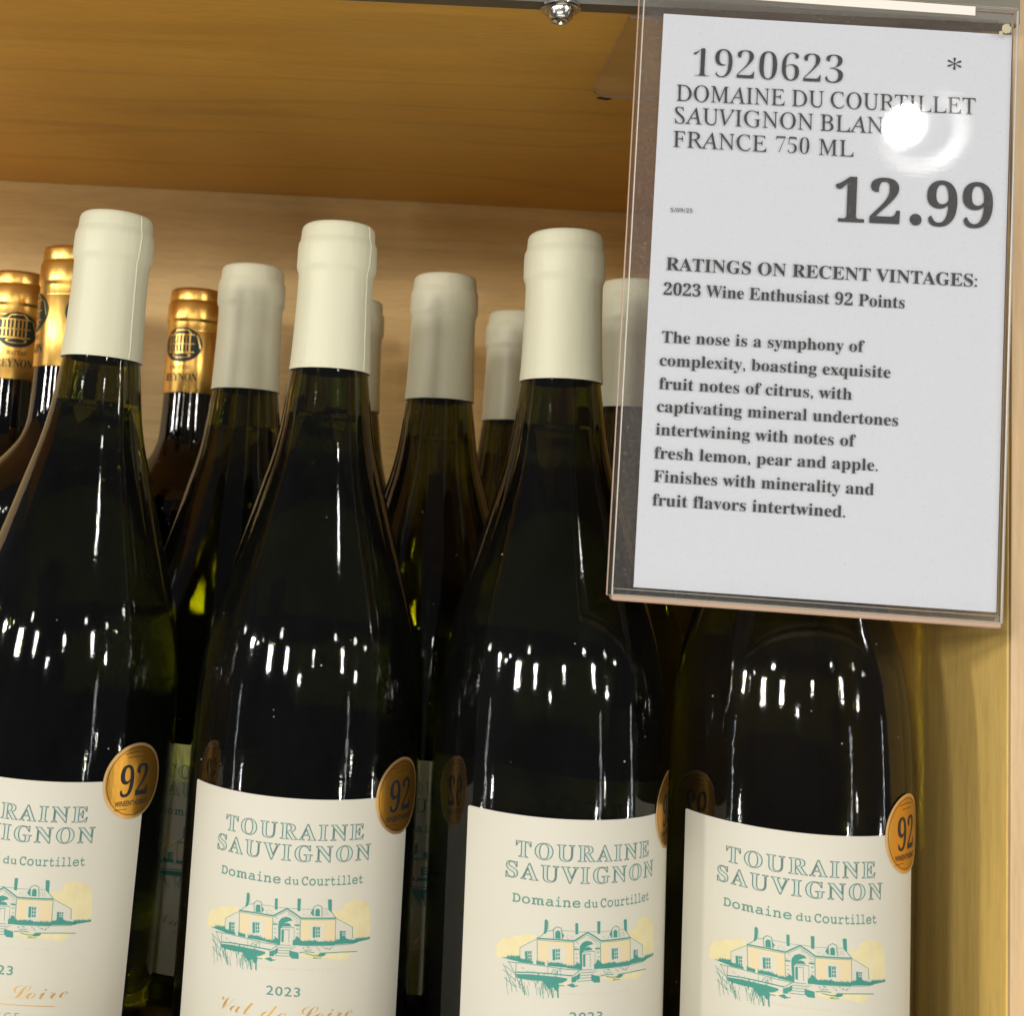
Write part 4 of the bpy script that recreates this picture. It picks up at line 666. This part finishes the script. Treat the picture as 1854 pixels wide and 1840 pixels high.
flat('lettering', fit('12', 'bold', 66.4, 75.6, 21.3, 14.3, slope=-.03, res=6))
flat('lettering', fit('99', 'bold', 96.4, 74.8, 21.6, 14.3, slope=-.03, res=6))
bm = bmesh.new(); disc2d(bm, 92.9, 73.1, 1.95, 24); flat('lettering', bm)
flat('lettering', fit('5/09/25', 'sans', 12.8, 76.4, 7.2, 1.35, slope=-.04))
flat('lettering', fit('*', 'sans', 101.7, 24.4, 4.6, 6.4))
T_ = [('RATINGS ON RECENT VINTAGES:', (12.3, 95.7), (113.6, 93.9), 4.15), ('2023 Wine Enthusiast 92 Points', (11.9, 103.9), (90.3, 102.7), 3.9),
 ('The nose is a symphony of', (12.1, 119.6), (77.8, 118.0), 3.75), ('complexity, boasting exquisite', (11.8, 127.2), (86.5, 125.8), 3.75),
 ('fruit notes of citrus, with', (12.0, 134.8), (74.3, 133.8), 3.75), ('captivating mineral undertones', (11.7, 142.2), (89.5, 141.2), 3.75),
 ('intertwining with notes of', (11.7, 149.7), (76.1, 148.8), 3.75), ('fresh lemon, pear and apple.', (11.6, 157.3), (83.5, 156.2), 3.75),
 ('Finishes with minerality and', (11.8, 164.8), (82.5, 164.0), 3.75), ('fruit flavors intertwined.', (11.8, 172.4), (73.6, 171.8), 3.75)]
for s, a, b_, cap in T_: sline(s, 'bold', a, b_, cap)
# white paper strip stuck along the top of the holder
slab('strip', -.15, -.02, STRIPM, STRIPM, x0=8, x1=109.3, z0=.6, z1=3.7, bev=.02)
# clear hanger tongue screwed under the shelf
bm = bmesh.new(); P = [(79.5, 401.5), (79.5, 470)] + [(79.5 + 8 * (1 - math.cos(t * math.pi / 16)), 470 + 8 * math.sin(t * math.pi / 16)) for t in range(1, 9)] + [(200, 478), (200, 401.5)]
for P_, z in ((P, ZC - 1.5),):
    vs = [bm.verts.new(Vector((x, y, z)) * MM) for x, y in P_]; f = bm.faces.new(vs)
g = bmesh.ops.extrude_face_region(bm, geom=[f])
for v in [q for q in g['geom'] if isinstance(q, bmesh.types.BMVert)]: v.co.z += .0012
bmesh.ops.recalc_face_normals(bm, faces=bm.faces)
for f in bm.faces: f.material_index = 0 if abs(f.normal.z) > .9 else 1
bmesh.ops.transform(bm, matrix=SM.inverted(), verts=bm.verts)
link('hanger_tongue', bm, [ACR3, EDGEP], sign, smooth=False)

# bits of old tape left on the acrylic
random.seed(12)
for cx_, cz_, r_ in ((119.8, 7.4, 1.6), (118.0, 9.0, .7)):
    bm = bmesh.new(); ct = bm.verts.new((cx_ * MM, -.12 * MM, -cz_ * MM)); ring = []
    for k in range(18):
        a = 2 * math.pi * k / 18; q = r_ * random.uniform(.8, 1.05)
        ring.append(bm.verts.new(((cx_ + q * math.cos(a)) * MM, -.015 * MM, -(cz_ + q * 1.2 * math.sin(a)) * MM)))
    for k in range(18): bm.faces.new((ct, ring[k], ring[(k + 1) % 18]))
    bmesh.ops.recalc_face_normals(bm, faces=bm.faces)
    link('tape_residue', bm, SMEARM, sign)
